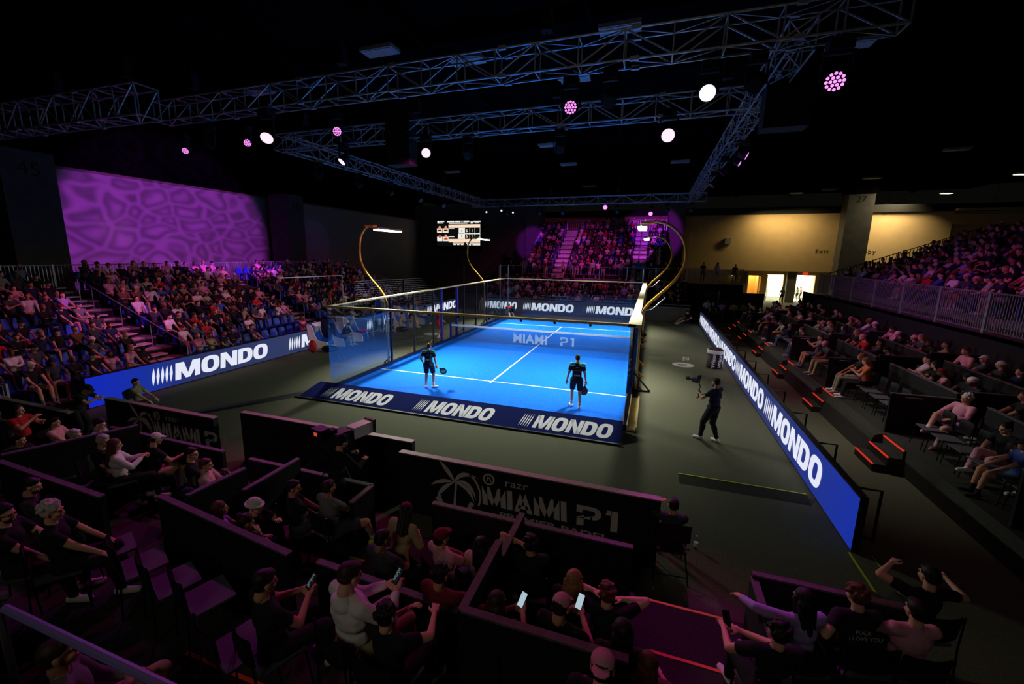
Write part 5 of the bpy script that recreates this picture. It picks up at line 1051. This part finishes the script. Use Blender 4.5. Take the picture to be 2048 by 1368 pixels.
# referee, bending ball collector, ball kids
person('person','player in red shirt and shorts standing outside the left mesh near the net',(-6.0,.35,0),R_(-60),dict(sit=False,s=1.0,nod=14,hR=(.14,.34,1.02),hL=(-.05,.34,1.0),fL=(-.10,.05,.085),fR=(.13,0,.085)),top='red',bot='red',legs='shorts',hair=('short',0),skin=0,vox=.017)
person('person','player in red bending far down at the far end of the blue court',(-4.15,9.15,.03),R_(60),dict(sit=False,lean=92,hz=.86,s=1.0,nod=20,hL=(-.1,.62,.35),hR=(.1,.62,.35),fL=(-.14,.1,.085),fR=(.14,-.05,.085)),top='red',bot='black',legs='shorts',hair=('short',0),vox=.017)
def chairfor(x,y,rz,label): chair(x,y,0,R_(rz),label)
person('person','ball boy in olive shirt sitting in the far left corner behind the court',(-8.35,13.6,0),R_(190),dict(s=.88),top='olive',bot='black',legs='shorts',hair=('short',0),vox=.02); chairfor(-8.35,13.6,190,'black chair under the ball boy at the far left corner')
person('person','person in dark sitting against the low barrier with legs stretched on the floor',(8.2,12.3,0),R_(115),dict(hz=.20,fL=(-.2,.80,.08),fR=(.15,.72,.08),kL=(-.3,.2,1),kR=(.3,.2,1),hL=(-.25,.1,.35),hR=(.2,.3,.4),lean=0),top='black',bot='black',legs='shorts',hair=('short',0),vox=.02)
e,J=person('person','ball kid in grey tee sitting with legs stretched near the left LED board',(-8.35,-14.3,0),R_(-62),dict(s=.95,lean=-6,hz=.50,fL=(-.1,.82,.10),fR=(.12,.88,.10),kL=(-.1,.5,1),kR=(.1,.5,1),hR=(.16,.42,.55),hL=(-.16,.42,.55)),top='olive',bot='black',legs='shorts',hair=('short',0),vox=.016); chair(-8.35,-14.3,0,R_(-62),'black chair under the ball kid near the left LED board')
person('person','person in black with cap reaching out a phone over the left barrier',(-8.0,-15.95,0),R_(-66),dict(sit=False,lean=30,s=.96,hR=(.05,.62,1.25),hL=(-.05,.6,1.22),eL=(-1,0,-1)),top='black',bot='black',hair=('cap','black',0),hands=('phone','phone'),vox=.018)
e,J=hero(1347,1010,0,6,dict(s=.95,hL=(-.20,.10,1.16),eL=(-1,.1,.2)),'person in dark tee on a high folding chair touching the head',top='dark_grey',bot='black',legs='shorts',hair=('short',0))
p=e.location; hc=empty('folding_chair',(p.x,p.y,0),R_(6)); tag(hc,'tall black folding chair with crossed legs at the right end of the MIAMI barrier','chair')
MB().box((-.22,-.2,.42),(.22,.22,.46)).build('seat','black',hc); MB().tube([(-.24,-.24,.92),(.24,-.24,.92)],.014,6).box((-.24,-.25,.66),(.24,-.235,.92)).build('backrest','black_gloss',hc)
for s in (-1,1): MB().tube([(s*.24,-.24,.93),(s*.25,.30,.0)],.013,6).build('leg','black_gloss',hc); MB().tube([(s*.24,.20,.45),(s*.25,-.34,.0)],.013,6).build('leg','black_gloss',hc)
MB().tube([(-.25,-.28,.1),(.25,-.28,.1)],.01,5).build('crossbar','black_gloss',hc); MB().tube([(-.24,-.24,.55),(.24,-.24,.55)],.01,5).build('crossbar','black_gloss',hc)
b=empty('water_bottle',tuple(at('z',0,1391,1098))); MB().lathe([(.034,0),(.036,.02),(.036,.14),(.033,.15),(.036,.17),(.028,.20),(.014,.23)],n=14).build('bottle','bottle_plastic',b,True); MB().lathe([(.016,.228),(.016,.25)],n=10).build('cap','white_plastic',b); MB().lathe([(.0365,.07),(.0365,.13)],n=14).build('bottle_label','print_white',b); tag(b,'clear water bottle standing on the floor right of the folding chair','bottle')
# ball basket
e=empty('ball_bin',(8.42,-1.1,0)); tag(e,'black ball bin with white rim and Wilson lettering against the right LED board','bin')
MB().lathe([(.30,0),(.32,.06),(.33,.70)],n=28).build('bin_body','black',e,True); MB().lathe([(.34,.66),(.345,.68),(.345,.80),(.33,.82)],n=28).build('rim','white_plastic',e,True); MB().ell((0,0,.80),(.31,.31,.12),20).build('lid','black',e,True)
for a in (-60,-105,-20):
    m=MB(); t=text('lettering','Wilson',(0,0,0),(1,0,0),(0,1,0),.15,'print_white',e,bold=.02); me=t.data
    for v_ in me.vertices:
        x,y=v_.co.x,v_.co.y; an=R_(a)-(-y)*0+ (-y+.07)/.34*1.0; v_.co=Vector((.338*math.cos(an),.338*math.sin(an),.36+x))
# benches and courtside people on the left
def bench(x,y,rz,label):
    e=empty('player_bench',(x,y,0),rz); tag(e,label,'bench'); P=[(.42,.0),(.40,.30),(.34,.42),(.10,.46),(-.12,.52),(-.24,.74),(-.34,1.12),(-.44,1.30),(-.58,1.34),(-.62,1.22),(-.50,.4),(-.46,0)]
    b=MB(); n=len(P)
    for xx,t in ((-.50,.08),(.42,.08)):
        vs=[(xx,y_,z) for y_,z in P]+[(xx+t,y_,z) for y_,z in P]; b.add(vs,[tuple(range(n)),tuple(range(2*n-1,n-1,-1))]+[(i,n+i,n+(i+1)%n,(i+1)%n) for i in range(n)])
    b.build('side_shell','white_plastic',e)
    b=MB(); vs=[(s*.42,y_,z) for y_,z in P[:9] for s in (-1,1)]; b.add(vs,[(2*i,2*i+1,2*i+3,2*i+2) for i in range(8)]); b.add([(v_[0],v_[1]-.03,v_[2]-.03) for v_ in vs],[(2*i+2,2*i+3,2*i+1,2*i) for i in range(8)]); b.build('padding','bench_blue',e)
    MB().box((-.3,-.40,.9),(.3,-.28,1.15)).build('backrest_print','lens_grey',e); return e
bench(-10.05,-4.55,R_(-68),'white and blue player bench nearest the camera on the left side'); bench(-9.95,-3.45,R_(-70),'blue player bench carrying a seated player'); bench(-9.9,-1.9,R_(-72),'white and blue player bench with a pink towel'); bench(-9.6,2.2,R_(-75),'white and blue player bench near the net'); bench(-9.6,3.4,R_(-75),'blue player bench beside the second seated player'); bench(-9.6,4.8,R_(-75),'farthest player bench on the left')
person('person','player in dark jacket sitting on the bench bent forward by the left glass wall',(-9.72,-3.42,0),R_(-80),dict(lean=26,nod=22,fL=(-.14,.55,.08),fR=(.14,.5,.08),hL=(-.08,.5,.72),hR=(.08,.5,.72)),top='navy',bot='khaki',hair=('short',0),sleeve='long',vox=.018)
person('person','player in black sitting on the far bench on the left side',(-9.35,2.9,0),R_(-75),dict(lean=18,nod=16),top='black',bot='khaki',legs='shorts',hair=('short',0),vox=.02); person('person','person in white and blue on the farthest bench',(-9.35,4.6,0),R_(-78),dict(lean=16),top='white',bot='blue',hair=('short',0),vox=.022)
o=MB().ell((0,0,.03),(.25,.20,.05),14).ell((.1,.1,.06),(.14,.16,.05),12).build('towel','pink',None,True); o.location=(-9.75,-1.85,.48); tag(o,'pink towel lying on the third bench','towel')
def bag(x,y,m,label,rz=0,st=True):
    e=empty('racket_bag',(x,y,0),rz); tag(e,label,'bag'); b=MB().ell((0,0,.30 if st else .17),(.22,.17,.32) if st else (.42,.2,.17),16); b.build('bag_body',m,e,True)
    MB().tube([(-.1,-.17,.1),(-.13,-.24,.3),(-.08,-.17,.5)] if st else [(-.25,-.15,.2),(0,-.24,.3),(.25,-.15,.2)],.014,6).build('strap','black',e); MB().ell((0,-.15,.2),(.12,.06,.12) if st else (.2,.07,.08),12).build('pocket',m,e,True)
bag(-9.95,-5.45,'red_bag','red racket bag leaning against the nearest player bench'); bag(-9.25,-5.05,'black','black sports bag lying at the foot of the nearest bench',R_(20),False); bag(-9.0,1.35,'black','black sports bag with white mark beside the net bench',R_(15),False)
for x,y,w_,lb in ((-10.25,-3.95,.55,'purple drinks cooler display between the first and second benches'),(-10.25,-2.75,.5,'white drinks cabinet between the second and third benches'),(-10.2,2.85,.45,'white drinks cabinet between the net benches')):
    e=empty('drinks_cabinet',(x,y,0)); MB().box((-w_/2,-.25,0),(w_/2,.25,1.0)).build('cabinet','white_plastic' if 'white' in lb else 'cooler',e); MB().box((w_/2,-.2,.35),(w_/2+.01,.2,.8)).build('door','cooler',e); MB().box((-w_/2,-.25,1.0),(w_/2,-.2,1.45)).box((-w_/2,.05,1.0),(w_/2,.25,1.2)).build('sign','cooler' if 'purple' in lb else 'white_plastic',e); tag(e,lb,'cabinet')
for x,y,lb in ((-10.4,-4.6,'small white sign board behind the nearest bench'),(-10.4,-2.2,'small white sign board behind the third bench')):
    o=MB().box((-.02,-.32,0),(.02,.32,.22)).beam((0,-.3,-1.1),(0,-.3,0),.02).beam((0,.3,-1.1),(0,.3,0),.02).build('sign_board','white_plastic'); o.location=(x,y,1.12); tag(o,lb,'sign')
e=empty('umpire_chair',(-9.3,-.2,0)); tag(e,'tall umpire chair of blue panels left of the court','chair')
for x,y in ((-.45,-.55),(-.45,.55),(.45,-.45),(.45,.45)): MB().beam((x,y,0),(x*.6,y*.7,2.0),.05).build('leg','steel',e)
MB().box((-.3,-.35,1.62),(.3,.35,1.68)).build('seat','bench_blue',e); MB().box((-.34,-.35,1.68),(-.28,.35,2.3)).build('backrest','bench_blue',e); MB().box((-.46,-.5,.25),(-.42,.5,1.1)).box((.36,-.45,.3),(.40,.45,1.0)).build('side_panel','cooler',e); b=MB()
for k in range(4): b.beam((.45-.04*k,-.4,.3+.32*k),(.45-.04*k,.4,.3+.32*k),.04)
b.build('rung','steel',e)
person('person','umpire in pale shirt sitting high on the umpire chair',(-9.32,-.2,1.2),R_(-90),dict(s=.95,fL=(-.13,.42,.0),fR=(.13,.42,.0)),top='pale_green',bot='khaki',hair=('short',0),vox=.02)
for x,y,lb,c in ((-9.0,-1.1,'white shirt hanging over the rope beside the umpire chair','pale_green'),(-8.9,.95,'pale cloth hanging on the rope right of the umpire chair','olive')):
    o=MB().ell((0,0,0),(.06,.16,.24),12).build('hanging_shirt',CLO[c],None,True); o.location=(x,y,.62 if y>0 else 1.0); tag(o,lb,'cloth')
e=empty('rope_fence',(-8.8,-4.2,0)); MB().tube([(0,0,.62),(0,2,.55),(0,4,.60),(0,6.4,.7)],.012,5).build('rope','alu',e); 
for y in (0,2.2,4.4,6.4): MB().tube([(0,y,0),(0,y,.66)],.018,6).build('post','alu',e)
tag(e,'pale rope barrier on posts in front of the left benches','rope')
# ---------------------------------------------------------------- crowd
def crowdmesh(P,sleeve,legs,hair,vox,female=False):
    J=skeleton(P); pr=bodyprims(J,1.0,female,True)+headprims(J['head'],J['Rh'],J['s']); hp=hairprims(hair,J['head'],J['Rh'],J['s']) if hair else []
    V,F=shell(pr+hp,vox,2,10); tg=sdf(hp+pr,centers(V,F)) if hp else sdf(pr,centers(V,F))
    tm={'skin':0,'top':1,'uarm':1 if sleeve=='long' else 0,'farm':1 if sleeve=='long' else 0,'bot':2,'thigh':2 if legs=='long' else 0,'shin':2 if legs=='long' else 0,'sockL':2 if legs=='long' else 4,'sockR':2 if legs=='long' else 4,'shoeL':4,'shoeR':4,'hair':3}
    return V,F,[tm[t] for t in tg]
VAR=[(dict(),'tee','long','short',0),(dict(lean=6,nod=4),'tee','long','short',0),(dict(CROSS),'long','long','short',0),(dict(PH,nod=22,lean=2),'tee','long','long',1),(dict(yaw=25,lean=-4),'tee','shorts','cap',0),
 (dict(hR=(.05,.26,1.0),lean=8),'long','long','curly',0),(dict(yaw=-30),'tee','long','long',1),(dict(fR=(.05,.45,.30),kR=(.6,.6,1),nod=0),'long','long','short',0),(dict(lean=14,hL=(-.06,.45,.66),hR=(.06,.45,.66),nod=0),'tee','long','capback',0),
 (dict(hL=(-.04,.32,.98),hR=(.04,.32,.98)),'tee','shorts','short',0),(dict(lean=-10,yaw=15,s=.95),'long','long','ponytail',1),(dict(s=.96,yaw=-20,hL=(-.2,.3,.7)),'tee','shorts','bucket',1)]
STAND=[(dict(sit=False),'tee','long','short',0),(dict(sit=False,yaw=30,hL=(-.1,.25,1.1),hR=(.1,.25,1.1)),'long','long','cap',0),(dict(sit=False,fL=(-.15,.2,.085),fR=(.13,-.2,.085)),'tee','shorts','long',1)]
_vm={}
def vmesh(k,stand,hi):
    key=(k,stand,hi)
    if key not in _vm:
        P,sl,lg,hr,fm=(STAND if stand else VAR)[k]; V,F,mi=crowdmesh(P,sl,lg,hr,.024 if hi else .048,bool(fm)); _vm[key]=(V,F,mi,npmesh('person_body',V,F,[SKIN[0],CLO['black'],CLO['black'],HAIR[0],CLO['white']],mi) if hi else None)
    return _vm[key]
TOPS=['black']*16+['white']*7+['pink']*4+['grey']*2+['dark_grey']*6+['navy']*4+['maroon','red','red','blue','lavender','khaki','olive','brown','pale_green','denim','orange']
BOTS=['black']*5+['dark_grey']*2+['navy','denim','denim','khaki','olive']
CWD=[]   # x,y,z,rz,where,place,stand
r2=random.Random(21)
def inaisle(y,ais,m=.15): return any(a-m<y<b+m for a,b in ais)
SEATS=[]
for i in range(NL):
    j=0; y=-17.2
    while y<8.7:
        j+=1
        if not inaisle(y,AIS):
            pl='%s left grandstand row, %s place from near end'%(nth(i+1),nth(j)); SEATS.append((LX(i),y,LZ(i),-90,pl))
            occ=.80 if not (i<2 and -7.2<y<-3.4) else .06
            if i>=3 and 3<y: occ=.7
            if r2.random()<occ: CWD.append((LX(i)+.10,y,LZ(i),-90+r2.uniform(-14,24),'left',pl,0))
        y+=.52
for j,(x0,x1,z) in enumerate(TX):
    y=-13.0;n=0
    while y<11.5:
        n+=1; near_wall=min(abs(y-w) for w in (-13.4,-9.2,-5.1,-.95,3.2,7.3))
        if near_wall>.38 and not (j==0 and any(abs(y-s)<.35 for s in ())) and not (j==0 and -12<y<-9.3):
            if r2.random()<(.60 if j==0 else .74): CWD.append((x0+.62,y,z,90+r2.uniform(-25,10),'right boxes','%s right box row, %s place from near end'%(nth(j+1),nth(n)),0))
        y+=.60
for i in range(NR):
    y=-8.0;n=0
    while y<9.3:
        n+=1
        if not inaisle(y,((-6.2,-5.2),),.1) and r2.random()<.86: CWD.append((RXx(i),y,RZ(i),90+r2.uniform(-20,12),'upper right','%s upper right row, %s place from near end'%(nth(i+1),nth(n)),0))
        y+=.52
for i in range(5):
    for n in range(32):
        x=-8.0+.52*n
        if r2.random()<.74: CWD.append((x,14.72+.75*i,.36+.34*i,180+r2.uniform(-15,15),'far','%s row behind far board, %s place from left'%(nth(i+1),nth(n+1)),0))
for i in range(NF):
    for n in range(24):
        x=-6.0+.52*n
        if inaisle(x,FA,.12): continue
        if r2.random()<.86: CWD.append((x,FY(i)-.05,FZ(i),180+r2.uniform(-15,15),'far','%s far grandstand row, %s place from left'%(nth(i+1),nth(n+1)),0))
for n in range(16):
    x=-7.6+1.3*n+r2.uniform(-.3,.3)
    CWD.append((min(x,12.2),18.7+r2.uniform(-.3,.5),2.66,180+r2.uniform(-60,60),'walkway','standing on far walkway, %s from left'%nth(n+1),1))
for n,(x,y,rz) in enumerate(((9.9,12.9,150),(10.6,13.9,170),(11.3,13.4,160),(12.0,14.0,200),(9.6,14.2,180),(18.6,31.5,20),(20.9,35.2,120),(21.6,36.5,60),(18.1,36.2,100))):
    CWD.append((x,y,0,rz,'floor' ,'%s, %s from left'%('beyond right LED board' if n<5 else 'near lobby doors',nth(n%5+1)),1))
vis=[]
for c in CWD:
    q=pix((c[0],c[1],c[2]+(1.0 if not c[6] else 1.5)))
    if q and -40<q[0]<2085 and 300<q[1]<1400: vis.append((math.dist((c[0],c[1],c[2]+1),CAM),c))
vis.sort(key=lambda t:t[0])
NIND=238
GN={'left':'spectators in the left grandstand','right boxes':'spectators in the right hand boxes','upper right':'spectators in the upper right grandstand','far':'spectators in the far grandstand','walkway':'people standing on the far walkway','floor':'people standing on the floor'}
ADJ={'short':'short hair','curly':'curly hair','long':'long hair','ponytail':'ponytail','cap':'cap','capback':'backward cap','bucket':'brimmed hat'}
stuff=[]
for n,(d,c) in enumerate(vis):
    x,y,z,rz,where,pl,st=c; k=r2.randrange(len(STAND) if st else len(VAR)); top=r2.choice(TOPS); bot=r2.choice(BOTS); sk=r2.choice((0,0,1,1,2,3)); hr=r2.choice((0,0,0,1,1,2,4)); 
    P,sl,lg,hair,fm=(STAND if st else VAR)[k]
    hm=HAIR[hr] if hair not in('cap','capback','bucket') else CLO[r2.choice(('white','black','maroon','navy','pink'))]
    ms=[SKIN[sk],CLO[top],CLO[bot],hm,CLO[r2.choice(('white','white','black','grey'))]]
    sc=r2.uniform(.93,1.05)
    if n<NIND:
        o=bpy.data.objects.new('person',vmesh(k,st,True)[3]); SC.collection.objects.link(o); o.location=(x,y,z); o.rotation_euler=(0,0,R_(rz)); o.scale=(sc,)*3
        for i,m in enumerate(ms): o.material_slots[i].link='OBJECT'; o.material_slots[i].material=m
        tag(o,'person in %s, %s, %s'%(top.replace('_',' '),ADJ[hair],pl),'person',GN[where])
    else: stuff.append((k,st,x,y,z,rz,sc,ms))
SM=[];VV=[];FF=[];MI=[];nv=0
for k,st,x,y,z,rz,sc,ms in stuff:
    V,F,mi,_=vmesh(k,st,False); a=R_(rz); R3=np.array([[math.cos(a),-math.sin(a),0],[math.sin(a),math.cos(a),0],[0,0,1]])
    VV.append(V@R3.T*sc+np.array((x,y,z))); FF+=[tuple(i+nv for i in f) for f in F]; nv+=len(V)
    ix=[]
    for m in ms:
        if m not in SM: SM.append(m)
        ix.append(SM.index(m))
    MI+=[ix[i] for i in mi]
o=bpy.data.objects.new('seated_crowd',npmesh('seated_crowd',np.concatenate(VV),FF,SM,MI)); SC.collection.objects.link(o); tag(o,'the rest of the dark crowd filling the far stands beyond the nearer spectators','crowd',None,'stuff')
# grandstand seats
sv=[]
for x,y,z,rz,pl in SEATS:
    q=pix((x,y,z+.6))
    if q and -30<q[0]<2070 and 400<q[1]<1000: sv.append((math.dist((x,y,z),CAM),x,y,z,rz,pl))
sv.sort(); b=MB(); used0=False; smv=[tuple(v.co) for v in seat0.data.vertices]; smf=[tuple(p.vertices) for p in seat0.data.polygons]
for n,(d,x,y,z,rz,pl) in enumerate(sv):
    if n<290:
        if not used0: o=seat0; used0=True
        else: o=seat0.copy(); SC.collection.objects.link(o)
        o.location=(x-.08,y,z); o.rotation_euler=(0,0,R_(rz)); tag(o,'blue plastic stadium chair, %s'%pl,'chair','blue chairs of the left grandstand')
    else: b.add([(x-.08+vy,y-vx,z+vz) for vx,vy,vz in smv],smf)
for i in range(NF):
    for n in range(24):
        x=-6.0+.52*n
        if not inaisle(x,FA,.12): b.add([(x-vx,FY(i)-vy+.1,FZ(i)+vz) for vx,vy,vz in smv],smf)
for i in range(NR):
    for n in range(33):
        y=-8.0+.52*n; b.add([(RXx(i)-vy+.1,y+vx,RZ(i)+vz) for vx,vy,vz in smv],smf)
o=b.build('stadium_seats','seat_blue'); tag(o,'the many more distant blue seats of the far and right grandstands','seat',None,'stuff')
# chairs in the right boxes
for j,(x0,x1,z) in enumerate(TX):
    y=-13.0;n=0
    while y<6:
        n+=1
        if min(abs(y-w) for w in (-13.4,-9.2,-5.1,-.95,3.2,7.3))>.38: chair(x0+.56,y,z,R_(90),'black stacking chair, %s row of the right boxes, %s place from the near end'%(nth(j+1),nth(n)),'chairs in the right boxes')
        y+=.60
# two well lit people in the front right box
person('person','grey haired person in pink shirt and shorts with crossed legs in the nearest right box',(12.30,-9.75,.6),R_(112),dict(lean=-16,nod=14,fR=(.02,.62,.42),kR=(.2,.6,1),tR=(-.2,1,.1),hL=(-.14,.28,.72),hR=(.2,.25,.75)),top='pink',bot='lavender',legs='shorts',hair=('curly',3),sleeve='long',shoe='pink',vox=.014)
person('person','dark haired woman in patterned pink trousers beside the NORTH wall',(12.15,-11.55,.6),R_(108),dict(lean=6,fR=(.02,.65,.30),kR=(.2,.6,1),s=.95),top='black',bot='pink',female=True,hair=('bun',0),vox=.016)
person('person','blonde long haired woman in black at the right edge beside the NORTH wall',(12.6,-12.1,.6),R_(104),dict(s=.95),top='black',bot='black',female=True,hair=('long',2),vox=.016)
# palms by the far right corner
for i,(x,y) in enumerate(((10.4,14.4),(11.5,14.5))):
    e=empty('potted_palm',(x,y,0)); MB().lathe([(.16,0),(.20,.35)],n=12).build('pot','black',e); b=MB(); rr=random.Random(i)
    for k in range(16):
        a=rr.uniform(0,2*PI); L=rr.uniform(.6,1.0); h=rr.uniform(.7,1.5); pts=[Vector((L*t*math.cos(a),L*t*math.sin(a),.35+h*t-.5*t*t)) for t in (0,.33,.66,1)]; s=Vector((-math.sin(a),math.cos(a),0))
        for p,q,w0,w1 in zip(pts,pts[1:],(.02,.09,.08),(.09,.08,.01)): b.add([p-s*w0,p+s*w0,q+s*w1,q-s*w1],[(0,1,2,3)])
    b.build('fronds','green_plant',e); tag(e,'%s bushy potted palm in the dark far right corner'%('left','right')[i],'plant')
